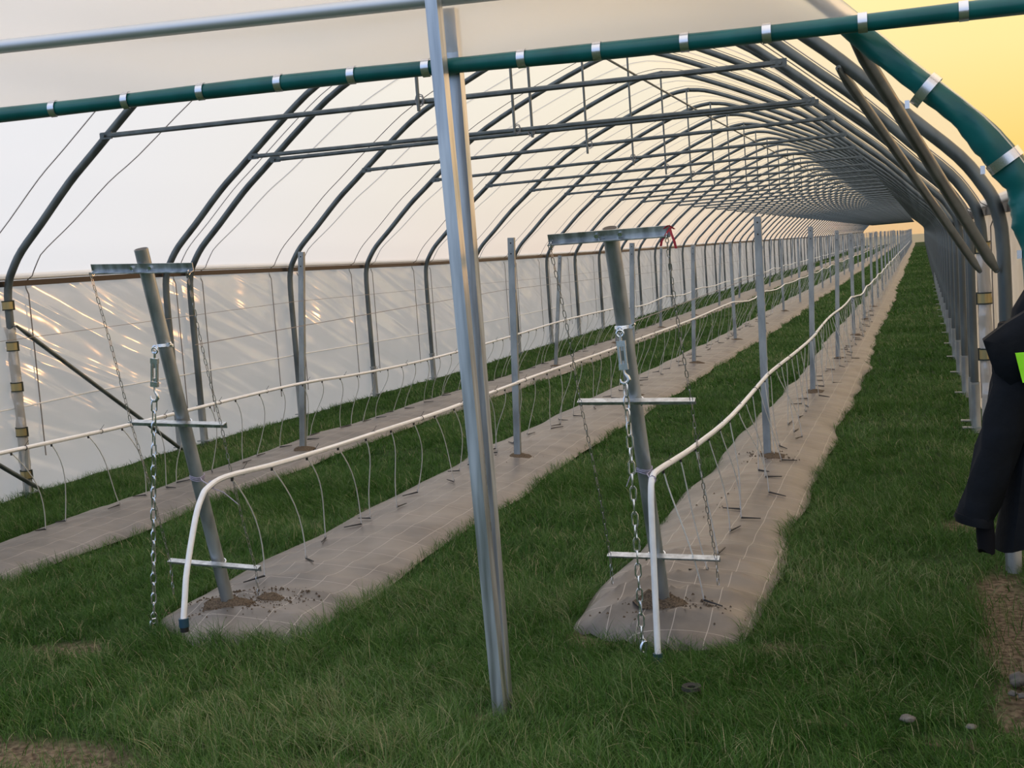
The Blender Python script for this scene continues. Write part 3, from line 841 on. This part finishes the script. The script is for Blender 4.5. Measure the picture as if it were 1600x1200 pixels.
for rw, (xt, xb, Y0) in ROWS.items():
    x0 = xt + .03
    h = root('irrigation_hose', LABH[rw], 'hose', (x0, 5.0, .7), 'irrigation hoses of the rows')
    ctl = [(x0, a, b_) for a, b_ in HP[rw]]
    pts_ = [tuple(q) for q in catmull(ctl, 4)]
    y = pts_[-1][1] + .9
    while y < 120:
        pts_.append((x0, y, hose_z(rw, y))); y += .9 if y < 50 else 2.5
    pts_ = [(q[0] + .012 * math.sin(q[1] * 1.1 + rw), q[1], q[2]) for q in pts_]
    part('pipe', MB().tube(pts_, .0125, 9), 'hose', h)
    if rw == 2:
        e = Vector(pts_[0])
        part('end_cap', MB().tube([e + Vector((0, 0, .004)), e + Vector((0, 0, -.032))], [.021, .0205], 12), 'blue_cap', h, label='blue grey end cap')
        part('cap_plug', MB().tube([e + Vector((0, 0, -.030)), e + Vector((0, 0, -.052))], .018, 12), 'black', h)
    if rw == 1:
        e = Vector(pts_[0])
        part('end_cap', MB().tube([e + Vector((0, 0, .01)), e + Vector((0, 0, -.05))], .019, 12), 'blue_cap', h, label='blue grey end cap')
    # ties that hold the hose to its wire
    for q in range(14):
        ty = T0[rw] + .12 + q * .71
        tz = hose_z(rw, ty)
        mb = MB().tube([(x0 + .014 * math.cos(a), ty, tz + .014 * math.sin(a)) for a in np.linspace(0, 2 * math.pi, 9)], .0022, 4)
        mb.tube([(x0, ty, tz + .014), (x0 + .012, ty + .02, tz + .04)], .0015, 3)
        part('hose_tie', mb, 'black', h)
    far = MB()
    k = 0
    while True:
        ty = T0[rw] + k * .355; k += 1
        if ty > 60: break
        r_ = random.Random(rw * 1000 + k)
        tz = hose_z(rw, ty)
        ex = x0 + OFF[rw][0] + r_.uniform(-.10, .10); ey = ty + OFF[rw][1] + r_.uniform(-.15, .12)
        gz_ = mat_z(rw, ex, ey) + .004
        top = Vector((x0 + .012 * math.sin(ty * 1.1 + rw), ty, tz - .012)); bot = Vector((ex, ey, gz_ + .004))
        kink = r_.random() < .15
        c1 = top + Vector(((ex - x0) * .10, (ey - ty) * .30, -.16)); c2 = bot + Vector((r_.uniform(-.03, .05) - (ex - x0) * .25, -.16 + r_.uniform(-.08, .06), .27))
        def bez(u): return top * (1 - u) ** 3 + c1 * 3 * u * (1 - u) ** 2 + c2 * 3 * u * u * (1 - u) + bot * u ** 3
        if ty < 27:
            d = part('drip_tube', MB().tube([bez(u) for u in np.linspace(0, 1, 9)], .0032, 5), 'drip', h)
            d_ = r_.uniform(0, 2 * math.pi)
            if r_.random() < .5: d_ = r_.choice([-.3, .2, 2.9, 1.4])
            e2 = bot + Vector((math.cos(d_) * .105, math.sin(d_) * .16 if ty > 9 else math.sin(d_) * .11, 0)); e2.z = mat_z(rw, e2.x, e2.y) + .008
            part('drip_stake', MB().tube([bot + Vector((0, 0, .014)), bot, e2], [.005, .0058, .003], 5), 'black', d, label='black dripper stake')
            part('nozzle', MB().tube([top + Vector((0, 0, .004)), top - Vector((0, 0, .014))], .006, 6), 'black', d)
        else:
            far.tube([top, bez(.4), bez(.75), bot], .0034, 3, caps=False)
    o = part('far_drip_tubes', far, 'drip', h); o['kind'] = 'stuff'

# ------------------------------------------------------------------ chains
def link_mesh(nm, pitch, wdt, r, seg, n, mat):
    """oval link along z, centred"""
    L = pitch / 2 + r; s_ = wdt / 2
    pts_ = []
    for k in range(seg):
        a = math.pi * k / (seg - 1); pts_.append((s_ * math.cos(a), 0, (L - s_) + s_ * math.sin(a)))
    for k in range(seg):
        a = math.pi + math.pi * k / (seg - 1); pts_.append((s_ * math.cos(a), 0, -(L - s_) + s_ * math.sin(a)))
    vs, fs, m_ = [], [], len(pts_)
    for i, q in enumerate(pts_):
        a = Vector(pts_[(i + 1) % m_]) - Vector(pts_[i - 1]); a.normalize(); b_ = Vector((0, 1, 0)); c_ = a.cross(b_)
        for j in range(n):
            t_ = 2 * math.pi * j / n
            vs.append(Vector(q) + (b_ * math.cos(t_) + c_ * math.sin(t_)) * r)
    for i in range(m_):
        for j in range(n):
            fs.append((i * n + j, i * n + (j + 1) % n, ((i + 1) % m_) * n + (j + 1) % n, ((i + 1) % m_) * n + j))
    return MB().add(vs, fs).mesh(nm, mat)
big_link = link_mesh('chain_link', .050, .021, .0038, 4, 5, 'zinc')
small_link = link_mesh('chain_link', .0275, .0108, .0018, 4, 3, 'chain')
def chain(lab, pts_, pitch, me, grp, cat='chain', tw=0.0):
    P_ = [Vector(q) for q in pts_]
    L = [0]
    for a, b_ in zip(P_[:-1], P_[1:]): L.append(L[-1] + (b_ - a).length)
    def at_(s_):
        i = max(0, min(len(P_) - 2, next((k for k in range(len(L) - 1) if L[k + 1] >= s_), len(P_) - 2)))
        return P_[i].lerp(P_[i + 1], (s_ - L[i]) / max(1e-6, L[i + 1] - L[i]))
    rt = root('chain', lab, cat, P_[-1], grp)
    n = int(L[-1] / pitch)
    r_ = random.Random(lab)
    for k in range(n):
        a, b_ = at_(k * pitch), at_(min(L[-1], (k + 1) * pitch))
        d = (a - b_).normalized()
        q = d.to_track_quat('Z', 'Y')
        o = bpy.data.objects.new('link', me)
        ang = tw + (math.pi / 2 if k % 2 else 0) + r_.uniform(-.25, .25)
        o.parent = rt
        o.matrix_basis = Matrix.Translation((a + b_) / 2 - P_[-1]) @ q.to_matrix().to_4x4() @ Matrix.Rotation(ang, 4, 'Z')
        COL.objects.link(o)
    return rt

def end_post(which, base, top, bars, name_lab):
    base, top = Vector(base), Vector(top)
    o = root('end_post', name_lab, 'post', base, 'leaning tubular end posts')
    d = (top - base).normalized()
    part('tube', MB().tube([base - d * .15, top], .030, 20), 'steel_post', o)
    part('tube_bore', MB().tube([top - d * .002, top + d * .0008], .026, 16), 'rail', o)
    yd = Vector((0, -1, 0)); yd = (yd - d * yd.dot(d)).normalized()
    for k, (l, r) in enumerate(bars):
        l, r = Vector(l), Vector(r)
        # angle iron: vertical leg against the post, flange sticking out (top bar: flange below, others: on top)
        u = (r - l).normalized(); nrm = yd
        t_ = .004
        zl = u.cross(nrm) * -1
        if zl.z < 0: zl = -zl
        if k == 0:
            sec = [(0, -.018), (t_, -.018), (t_, .018), (0, .018)]
            sec = [(0, .018), (0, -.018), (.030, -.018), (.030, -.018 + t_), (t_, -.018 + t_), (t_, .018)]
        else:
            sec = [(0, -.014), (0, .014), (.034, .014), (.034, .014 - t_), (t_, .014 - t_), (t_, -.014)]
        ctr = (l + r) / 2
        off = nrm * .002
        bar_o = part('crossbar', MB().prism(sec, l + off, r + off, nrm, zl), 'steel_bright', o, smooth=False)
        # bolts
        for s_ in (-.045, .045):
            c_ = ctr + u * s_ + nrm * .004
            part('bolt', MB().disc(c_, nrm, .009, .012, 6), 'zinc', bar_o, smooth=False)
        # U-bolt round the post
        bx = Vector((base.x + (top.x - base.x) * ((ctr.z - base.z) / (top.z - base.z)), 0, 0))
        pc = base + (top - base) * ((ctr.z - base.z) / (top.z - base.z))
        side = u
        pts_ = [pc + side * .036 * math.cos(a) - yd * .036 * math.sin(a) for a in np.linspace(0, math.pi, 9)]
        part('u_bolt', MB().tube([pts_[0] + yd * .045] + pts_ + [pts_[-1] + yd * .045], .004, 5), 'zinc', bar_o)
        for q, s_ in ((l, 1), (r, -1)):
            part('shackle', MB().tube([q + u * s_ * .014 + nrm * (.017 + .010 * math.cos(a)) + Vector((0, 0, .010 * math.sin(a) - (.018 if k == 0 else -.006))) for a in np.linspace(0, 2 * math.pi, 9)], .0022, 4), 'zinc', bar_o)
    return o
def on_post(b, t, z, fwd=.032):
    b, t = Vector(b), Vector(t); q = b + (t - b) * ((z - b.z) / (t.z - b.z)); return q + Vector((0, -fwd, 0))

PB1, PT1 = (-1.102, 5.24, .04), (-1.102, 4.66, 1.69)
PB2, PT2 = (-3.142, 5.12, .04), (-3.140, 4.68, 1.755)
B1_ = [((-1.335, 4.636, 1.668), (-.868, 4.636, 1.668)), ((-1.320, 4.87, 1.020), (-.853, 4.87, 1.008)), ((-1.30, 5.11, .34), (-.832, 5.11, .325))]
B2_ = [((-3.380, 4.664, 1.690), (-2.885, 4.664, 1.664)), ((-3.378, 4.84, .998), (-2.900, 4.84, .974)), ((-3.362, 5.01, .325), (-2.895, 5.01, .293))]
ep1 = end_post(1, PB1, PT1, B1_, 'leaning tubular end post of the right hand row, red ribbon on its bar')
ep2 = end_post(2, PB2, PT2, B2_, 'leaning tubular end post of the middle row, beside the blue capped hose')
# ribbon
mb = MB()
tip = Vector((-.872, 4.63, 1.672))
for pts_ in ([(0, 0, .0), (-.012, -.01, -.02), (-.03, -.012, -.045), (-.034, -.01, -.062)], [(0, 0, .005), (.008, -.012, -.02), (.018, -.014, -.05), (.022, -.012, -.074)], [(-.02, -.01, .0), (.0, -.016, .012), (.02, -.01, -.004)]):
    P_ = [tip + Vector(q) for q in pts_]
    w = .0045
    vs = [q + Vector((s_ * w, 0, 0)) + Vector((0, dz, 0)) for dz in (0, -.002) for q in P_ for s_ in (-1, 1)]
    m_ = len(P_)
    fs = [(2 * i, 2 * i + 1, 2 * i + 3, 2 * i + 2) for i in range(m_ - 1)] + [(2 * m_ + 2 * i, 2 * m_ + 2 * i + 2, 2 * m_ + 2 * i + 3, 2 * m_ + 2 * i + 1) for i in range(m_ - 1)]
    mb.add(vs, fs)
part('ribbon', mb, 'red', ep1, label='red ribbon tied on the bar tip')
# twine tying hose to post
for o, b, t, z, hx, hy in ((ep1, PB1, PT1, .715, -1.012, 4.72), (ep2, PB2, PT2, .725, -2.92, 4.70)):
    q = on_post(b, t, z, 0)
    mb = MB()
    for dz in (-.008, 0, .007):
        mb.tube([(q.x + .033 * math.cos(a), q.y + .034 * math.sin(a), z + dz + .006 * math.sin(a * 2)) for a in np.linspace(0, 2 * math.pi, 13)], .0025, 4)
    mb.tube([(q.x + .03, q.y - .02, z), ((q.x + hx) / 2, (q.y + hy) / 2 - .02, z + .012), (hx, hy - .014, z + .01), (hx + .015, hy, z + .02)], .0025, 4)
    mb.tube([(hx + .014 * math.cos(a), hy, z + .012 + .016 * math.sin(a)) for a in np.linspace(0, 2 * math.pi, 9)], .0025, 4)
    if o is ep2: mb.tube([(hx, hy - .01, z), (hx + .06, hy - .01, z - .02), (hx + .12, hy + .0, z - .075)], .002, 4)
    else: mb.tube([(q.x - .03, q.y - .02, z), (q.x - .05, q.y - .03, z - .01), (q.x - .07, q.y - .04, z - .06)], .002, 4)
    part('twine', mb, 'twine', o, label='lilac twine knotted round post and hose')
# turnbuckles and anchor chains
def turnbuckle(a, b_, lab, ep, col_at):
    a, b_ = Vector(a), Vector(b_)
    o = root('turnbuckle', lab, 'turnbuckle', (a + b_) / 2, 'turnbuckles on the end posts')
    d = (b_ - a).normalized(); L = (b_ - a).length
    s_ = Vector((1, 0, 0)); s_ = (s_ - d * s_.dot(d)).normalized(); f_ = d.cross(s_)
    P = lambda u: a + d * (L * u)
    part('eye_bolt', MB().tube([P(0) + (d * -1 * math.cos(t) + s_ * math.sin(t)) * .013 + d * .004 for t in np.linspace(0, 2 * math.pi, 11)], .0045, 6).tube([P(.06), P(.36)], .0055, 8), 'zinc', o)
    fr_ = MB()
    for q in (-1, 1):
        fr_.prism([(-.004, -.006), (.004, -.006), (.004, .006), (-.004, .006)], P(.22) + s_ * q * .012, P(.68) + s_ * q * .012, s_, f_)
    fr_.box(P(.22), (.034, .016, .022), Matrix((s_, f_, d)).transposed()); fr_.box(P(.68), (.034, .016, .022), Matrix((s_, f_, d)).transposed())
    part('frame', fr_, 'zinc', o, smooth=False)
    hk = [P(.56), P(.80), P(.84) + s_ * .004, P(.88) + s_ * .012, P(.94) + s_ * .016, P(1.0) + s_ * .008, P(1.015) - s_ * .004, P(.98) - s_ * .016, P(.92) - s_ * .018]
    part('hook', MB().tube(hk, [.005, .005, .006, .007, .008, .008, .007, .005, .003], 8), 'zinc', o)
    return o
GT = 'anchor chains of the end posts'
tb1 = turnbuckle((-1.087, 4.655, 1.300), (-1.078, 4.655, 1.110), 'zinc turnbuckle hanging on the right hand end post', ep1, None)
tb2 = turnbuckle((-3.135, 4.70, 1.325), (-3.170, 4.715, 1.105), 'zinc turnbuckle hanging on the middle row end post', ep2, None)
for o, b, t, z, tq in ((ep1, PB1, PT1, 1.31, (-1.087, 4.655, 1.31)), (ep2, PB2, PT2, 1.335, (-3.135, 4.70, 1.33))):
    q = on_post(b, t, z, 0)
    part('collar_ring', MB().tube([(q.x + .034 * math.cos(a), q.y + .035 * math.sin(a), z - .006 + .012 * a / (4 * math.pi)) for a in np.linspace(0, 4 * math.pi, 25)], .0045, 5), 'zinc', o, label='shiny shackle collar')
    part('shackle_eye', MB().tube([(tq[0] + .012 * math.cos(a), tq[1] + .004, tq[2] - .002 + .014 * math.sin(a)) for a in np.linspace(0, 2 * math.pi, 10)], .004, 5), 'zinc', o)
    part('shackle_nut', MB().disc((q.x + .034, q.y - .012, z + .004), (0, -1, 0), .010, .016, 6), 'zinc', o, smooth=False)
    part('shackle_pin', MB().tube([(q.x + .028, q.y - .02, z + .002), (q.x + .050, q.y - .03, z + .014)], .0045, 6), 'zinc', o)
chain('heavy zinc anchor chain from right hand turnbuckle down into the grass', [(-1.079, 4.655, 1.108), (-1.076, 4.66, .884), (-1.078, 4.675, .486), (-1.082, 4.69, .05)], .050, big_link, GT)
chain('heavy zinc anchor chain from middle row turnbuckle down into the grass', [(-3.172, 4.716, 1.105), (-3.249, 4.76, .717), (-3.315, 4.79, .307), (-3.372, 4.835, .05)], .050, big_link, GT)
for ch in [o for o in COL.objects if o.name.split('.')[0] == 'chain']:
    o = bpy.data.objects.new('anchor_link', big_link); o.parent = ch; o.location = (.004, -.004, .012); o.scale = (1.35, 1.9, 1.35); o.rotation_euler = (.1, .06, .9)
    COL.objects.link(o)
GC = 'thin chains hanging from the crossbars'
def thin(lab, tips, z_end, dx):
    P_ = [Vector(q) for q in tips]
    pts_ = []
    for a, b_ in zip(P_[:-1], P_[1:]):
        for u in np.linspace(0, 1, 8)[:-1]:
            q = a.lerp(b_, u); q += Vector((dx * math.sin(math.pi * u), 0, 0)); pts_.append(q)
    pts_.append(P_[-1]); pts_.append(P_[-1] + Vector((.004, -.002, -(P_[-1].z - z_end))))
    chain(lab, pts_, .0275, small_link, GC)
def tipset(B, s_):
    o = []
    for k, (l, r) in enumerate(B):
        q = Vector(l if s_ < 0 else r); o.append(q + Vector((-s_ * .012, -.034 if k == 0 else -.030, -.02 if k == 0 else .0)))
    return o
thin('thin dark chain at left tips of the right hand end post bars', tipset(B1_, -1), .215, .006)
thin('thin dark chain at right tips of the right hand end post bars, below the ribbon', tipset(B1_, 1), .205, -.006)
thin('thin dark chain at left tips of the middle end post bars', tipset(B2_, -1), .15, .006)
thin('thin dark chain at right tips of the middle end post bars', tipset(B2_, 1), .17, -.008)

# ------------------------------------------------------------------ jacket hanging at the right edge
jk = root('work_jacket', 'navy work jacket with neon patch hanging at the right edge', 'jacket', (.36, 4.15, .6))
def loft(rings):
    n = len(rings[0]); vs = [q for r_ in rings for q in r_]
    fs = [(j * n + i, j * n + (i + 1) % n, (j + 1) * n + (i + 1) % n, (j + 1) * n + i) for j in range(len(rings) - 1) for i in range(n)]
    fs += [tuple(range(n)), tuple((len(rings) - 1) * n + i for i in range(n))]
    return vs, fs
rings, n = [], 40
for j in range(22):
    u = j / 21
    z = 1.42 - .80 * u
    xl = np.interp(u, [0, .1, .3, .6, .85, 1], [.30, .25, .235, .225, .195, .172]); xr = .62
    cx, hw = (xl + xr) / 2, (xr - xl) / 2
    dep = np.interp(u, [0, .15, .5, 1], [.05, .085, .09, .11])
    r_ = []
    for i in range(n):
        a = 2 * math.pi * i / n
        fold = .018 * math.sin(5 * a + 1.0 + .8 * u) * (0.3 + .9 * u) + .008 * math.sin(11 * a + 3 * u)
        ca, sa_ = math.cos(a), math.sin(a)
        hx = hw * (abs(ca) ** .85) * (1 if ca > 0 else -1)
        r_.append((cx + hx + fold * .25 * ca, 4.135 + (dep + fold) * sa_, z + .012 * math.sin(3 * a) * u + .02 * u * (cx + hx - .2)))
    rings.append(r_)
part('body', MB().add(*loft(rings)), 'jacket', jk)
rings = []
for cx, z, r0, yy in ((.285, 1.30, .075, 4.10), (.262, 1.20, .072, 4.075), (.248, 1.12, .068, 4.065), (.222, 1.02, .063, 4.055), (.195, .93, .060, 4.05), (.163, .83, .058, 4.05), (.138, .76, .058, 4.05), (.122, .715, .054, 4.05)):
    rings.append([(cx + (r0 + .007 * math.sin(3 * a + z * 34) + .004 * math.sin(7 * a - z * 60)) * math.cos(a), yy + (r0 * .8 + .005 * math.sin(5 * a + z * 24)) * math.sin(a), z + .25 * r0 * math.cos(a) * -.5 + .004 * math.sin(a * 3 + z * 40)) for a in np.linspace(0, 2 * math.pi, 22, endpoint=False)])
part('sleeve', MB().add(*loft(rings)), 'jacket', jk)
rings = []
for z, r0 in ((.728, .058), (.716, .060), (.700, .058), (.700, .050)):
    rings.append([(.120 + r0 * math.cos(a) * .92, 4.05 + r0 * .8 * math.sin(a), z - .012 * math.cos(a)) for a in np.linspace(0, 2 * math.pi, 22, endpoint=False)])
part('cuff', MB().add(*loft(rings)), 'jacket', jk)
rings = []
for z, r0, cx in ((.72, .026, .15), (.66, .027, .152), (.617, .025, .153)):
    rings.append([(cx + r0 * math.cos(a), 4.05 + r0 * .8 * math.sin(a), z + .01 * math.sin(2 * a)) for a in np.linspace(0, 2 * math.pi, 14, endpoint=False)])
part('cuff_lining', MB().add(*loft(rings)), 'jacket_black', jk)
# pointed shoulder flap and hood
fl = [(.163, 1.262), (.226, 1.308), (.30, 1.352), (.40, 1.40), (.40, 1.15), (.30, 1.13), (.235, 1.125), (.192, 1.165), (.178, 1.21)]
cpt = (.28, 1.24)
vs, fs = [], []
for yy, sc in ((4.015, .80), (3.998, .45)):
    pass
lay = [(4.09, 1.0), (4.02, 1.0), (3.995, .72), (3.985, .35)]
for yy, sc in lay:
    for x, z in fl:
        vs.append((cpt[0] + (x - cpt[0]) * sc, yy + .03 * abs(x - .28) + .006 * math.sin(30 * x + 20 * z), cpt[1] + (z - cpt[1]) * sc))
m_ = len(fl)
fs = [(j * m_ + i, j * m_ + (i + 1) % m_, (j + 1) * m_ + (i + 1) % m_, (j + 1) * m_ + i) for j in range(len(lay) - 1) for i in range(m_)]
fs += [tuple(range(m_)), tuple((len(lay) - 1) * m_ + i for i in range(m_))]
part('shoulder_flap', MB().add(vs, fs), 'jacket', jk)
vs, nx_, nz_ = [], 8, 6
for j in range(nz_):
    for i in range(nx_):
        u, v = i / (nx_ - 1), j / (nz_ - 1)
        x = .247 + (.03 * (1 - v) * 0 + .018 * (1 - v)) + u * (.22 - .018 * (1 - v)); z = 1.226 - (1 - v) * .088 + .01 * u
        vs.append((x, 3.958 + .02 * abs(u - .4) + .004 * math.sin(9 * u + 4 * v), z))
k_ = len(vs)
vs += [(x, y + .008, z) for x, y, z in vs]
fs = [(j * nx_ + i, j * nx_ + i + 1, (j + 1) * nx_ + i + 1, (j + 1) * nx_ + i) for j in range(nz_ - 1) for i in range(nx_ - 1)]
fs += [tuple(k_ + q for q in f[::-1]) for f in fs]
part('neon_patch', MB().add(vs, fs), 'neon', jk, label='neon yellow green reflective patch')
part('hanger_loop', MB().tube([(.45, 4.16, 1.40), (.46, 4.185, 1.46), (.47, 4.195, 1.47)], .005, 5), 'jacket_black', jk)

# ------------------------------------------------------------------ small loose things on the ground
def stone(x, y, s_, sq, seed, lab):
    bm = bmesh.new(); bmesh.ops.create_icosphere(bm, subdivisions=3, radius=1)
    for v in bm.verts:
        q = mnoise.noise(v.co * 1.3 + Vector((seed, 0, 0))) * .35 + mnoise.noise(v.co * 3 + Vector((0, seed, 0))) * .12
        v.co = Vector((v.co.x * s_, v.co.y * s_ * .8, v.co.z * s_ * sq)) * (1 + q)
    me = bpy.data.meshes.new('stone'); bm.to_mesh(me); bm.free(); me.materials.append(M['stone'])
    me.polygons.foreach_set('use_smooth', [True] * len(me.polygons))
    o = obj('stone', me, None, (x, y, gzf(y) + s_ * sq * .5 + (.025 if x < .15 else 0))); setp(o, lab, 'stone', 'stones at the grass edge')
stone(.262, 4.56, .034, .75, 1, 'largest grey stone on bare soil at the right edge')
stone(.235, 4.44, .014, .8, 2, 'small grey stone just below the largest stone')
stone(.262, 4.42, .013, .8, 3, 'small grey stone beside the largest one at the picture edge')
stone(-.10, 4.10, .024, .5, 4, 'pale flat stone in the grass at lower right')
stone(.09, 4.06, .016, .5, 5, 'tiny pale stone between lower right grass tufts')
mb = MB()
A = np.linspace(0, 2 * math.pi, 20, endpoint=False); vs = []
for r, z in ((.014, .008), (.033, .012), (.036, 0), (.014, 0)):
    vs += [(-.817 + r * math.cos(a), 4.25 + r * math.sin(a), .075 + z) for a in A]
fs = [(j * 20 + i, j * 20 + (i + 1) % 20, ((j + 1) % 4) * 20 + (i + 1) % 20, ((j + 1) % 4) * 20 + i) for j in range(4) for i in range(20)]
single('rubber_washer', mb.add(vs, fs), 'rubber', 'black rubber disc with a hole lying in the foreground grass', 'washer', loc=(-.817, 4.25, .03))

# ------------------------------------------------------------------ grass
def project(P_):
    d = P_ - CAM; w = d @ FF
    return 800 + 1988 * (d @ RR) / w, 600 - 1988 * (d @ UU) / w, w
def in_mat(x, y):
    m_ = np.zeros(len(x), bool)
    for key, (cx, hw, y0, seed, *_r) in MATS.items():
        s_ = np.sign(x - cx)
        edge = 0.022 * np.sin(y * 1.9 + seed) + .018 * np.sin(y * 5.3 + 2 * seed) + .02 * np.sin(y * 0.7 + seed)
        wid = hw + edge * s_ * s_ * .6 * s_ * s_ + .016 * np.sin(y * 3.1 + seed * 3)
        m_ |= (np.abs(x - cx - .03 * np.sin(y * .35 + seed)) < wid - .015 - .03 * np.sin(y * 13 + x * 5) ** 2) & (y > y0 + .02 + .05 * np.sin((x - cx) / hw * 3 + seed) + .14 * ((x - cx) / hw) ** 2 - .08 * (x - cx) / hw + .04 * np.sin(x * 31))
    return m_
def fbm(x, y, seed, f0):
    r_ = np.random.default_rng(seed); o = np.zeros_like(x)
    for k in range(10):
        a = r_.uniform(0, 2 * np.pi); w = f0 * 1.45 ** k
        o += np.sin((x * np.cos(a) + y * np.sin(a)) * w + r_.uniform(0, 6.28)) / (1.18 ** k)
    return o / 3.2
def blades(x0, x1, y0, y1, dens, hmin, hmax, wid, nseg):
    n = int((x1 - x0) * (y1 - y0) * dens)
    x = rng.uniform(x0, x1, n); y = rng.uniform(y0, y1, n)
    # gather into tufts
    k = rng.random(n) < .6
    cell = .055 + 0.05 * (y > 9)
    tx = np.round(x / cell) * cell; ty = np.round(y / cell) * cell
    hsh = np.sin(tx * 127.1 + ty * 311.7) * 43758.5; hsh -= np.floor(hsh); hs2 = np.sin(tx * 269.5 + ty * 183.3) * 24634.6; hs2 -= np.floor(hs2)
    cxx = tx + (hsh - .5) * cell; cyy = ty + (hs2 - .5) * cell
    x = np.where(k, cxx + rng.normal(0, cell * .22, n), x); y = np.where(k, cyy + rng.normal(0, cell * .22, n), y)
    P_ = np.stack([x, y, gz(y)], 1)
    u, v, w = project(P_ + np.array([0, 0, .05]))
    keep = (w > .5) & (u > -260) & (u < 1860) & (v > 200) & (v < 1330)
    keep &= ~in_mat(x, y)
    keep &= (x > XC - 3.53) & ((x < XC + 3.50) | (y < 6.3))
    bare_ = bare(x, y)
    keep &= rng.random(n) > bare_ * .93
    dn = fbm(x, y, 5, 2.5)
    keep &= rng.random(n) < np.clip(.82 + .35 * dn, .25, 1)
    x, y, hsh, dn, k = x[keep], y[keep], hsh[keep], dn[keep], k[keep]
    n = len(x)
    tall = np.clip(.55 + .45 * fbm(x, y, 9, 3.5) + .35 * (hsh - .5), 0, 1.3)
    h = (hmin + (hmax - hmin) * tall) * rng.uniform(.6, 1.15, n)
    # longer tufts along mat edges and round posts
    ang = rng.uniform(0, 2 * np.pi, n)
    wind = 2.6 + 1.6 * fbm(x, y, 21, 1.8)
    mixd = rng.random(n) < .5
    ang = np.where(mixd, wind + rng.normal(0, .7, n), ang)
    bend = np.clip(rng.normal(.75, .33, n), .05, 1.45)
    dirx, diry = np.cos(ang), np.sin(ang)
    fa = rng.uniform(0, np.pi, n); wx_, wy_ = np.cos(fa), np.sin(fa)
    wd = wid * rng.uniform(.6, 1.3, n)
    ts = np.linspace(0, 1, nseg + 1)
    V = np.zeros((n, 2 * nseg + 1, 3), np.float32)
    z0 = gz(y) - .012
    for j, t_ in enumerate(ts):
        out_ = h * bend * (.25 * t_ + .75 * t_ ** 2); zz = z0 + h * (t_ - .42 * bend * t_ ** 2.2)
        cx_, cy_ = x + dirx * out_, y + diry * out_
        if j < nseg:
            hw = wd * .5 * (1 - .75 * t_)
            V[:, 2 * j] = np.stack([cx_ - wx_ * hw, cy_ - wy_ * hw, zz], 1); V[:, 2 * j + 1] = np.stack([cx_ + wx_ * hw, cy_ + wy_ * hw, zz], 1)
        else:
            V[:, 2 * j] = np.stack([cx_, cy_, zz], 1)
    T_ = []
    for j in range(nseg - 1):
        a = 2 * j; T_ += [(a, a + 1, a + 3), (a, a + 3, a + 2)]
    a = 2 * (nseg - 1); T_.append((a, a + 1, a + 2))
    T_ = np.array(T_)
    nv = 2 * nseg + 1
    F = (np.arange(n)[:, None, None] * nv + T_[None]).reshape(-1, 3)
    tint = np.clip(.40 + .24 * fbm(x, y, 33, 1.2) + .26 * (hsh - .5) + rng.normal(0, .22, n), 0, .93)
    dry = rng.random(n) < np.clip(.035 + .05 * fbm(x, y, 44, 2.0), .005, .2) * np.where(y < 7, 1, .35)
    tint = np.where(dry, rng.uniform(.9, 1, n), tint)
    return V.reshape(-1, 3), F, np.repeat(tint, nv)
def grass_obj(nm, specs, lab):
    Vs, Fs, Ts, o_ = [], [], [], 0
    for sp_ in specs:
        V, F, T_ = blades(*sp_)
        Vs.append(V); Fs.append(F + o_); Ts.append(T_); o_ += len(V)
    V, F, T_ = np.concatenate(Vs), np.concatenate(Fs), np.concatenate(Ts)
    me = bpy.data.meshes.new(nm)
    me.vertices.add(len(V)); me.vertices.foreach_set('co', V.ravel())
    me.loops.add(F.size); me.loops.foreach_set('vertex_index', F.ravel().astype(np.int32))
    me.polygons.add(len(F)); me.polygons.foreach_set('loop_start', (np.arange(len(F)) * 3).astype(np.int32)); me.polygons.foreach_set('loop_total', np.full(len(F), 3, np.int32))
    a = me.attributes.new('tint', 'FLOAT', 'POINT'); a.data.foreach_set('value', T_.astype(np.float32))
    me.update(calc_edges=True)
    me.materials.append(M['grass'])
    o = obj(nm, me); setp(o, lab, 'grass', kind='stuff')
    print('GRASS', nm, len(F))
grass_obj('grass', [(-5.7, 1.0, 2.9, 5.6, 15000, .04, .15, .0028, 4), (-6.7, .5, 5.6, 9.0, 7500, .04, .13, .0036, 3), (-6.7, .4, 9.0, 14.0, 3600, .04, .10, .0055, 2),
                    (-6.7, .4, 14.0, 26.0, 1500, .04, .10, .009, 2), (-6.7, .4, 26.0, 60.0, 420, .05, .11, .022, 1), (-6.7, .4, 60.0, 125.0, 130, .07, .13, .05, 1)], 'short green turf with paler dry blades between the mats and the foreground')
# ------------------------------------------------------------------ end
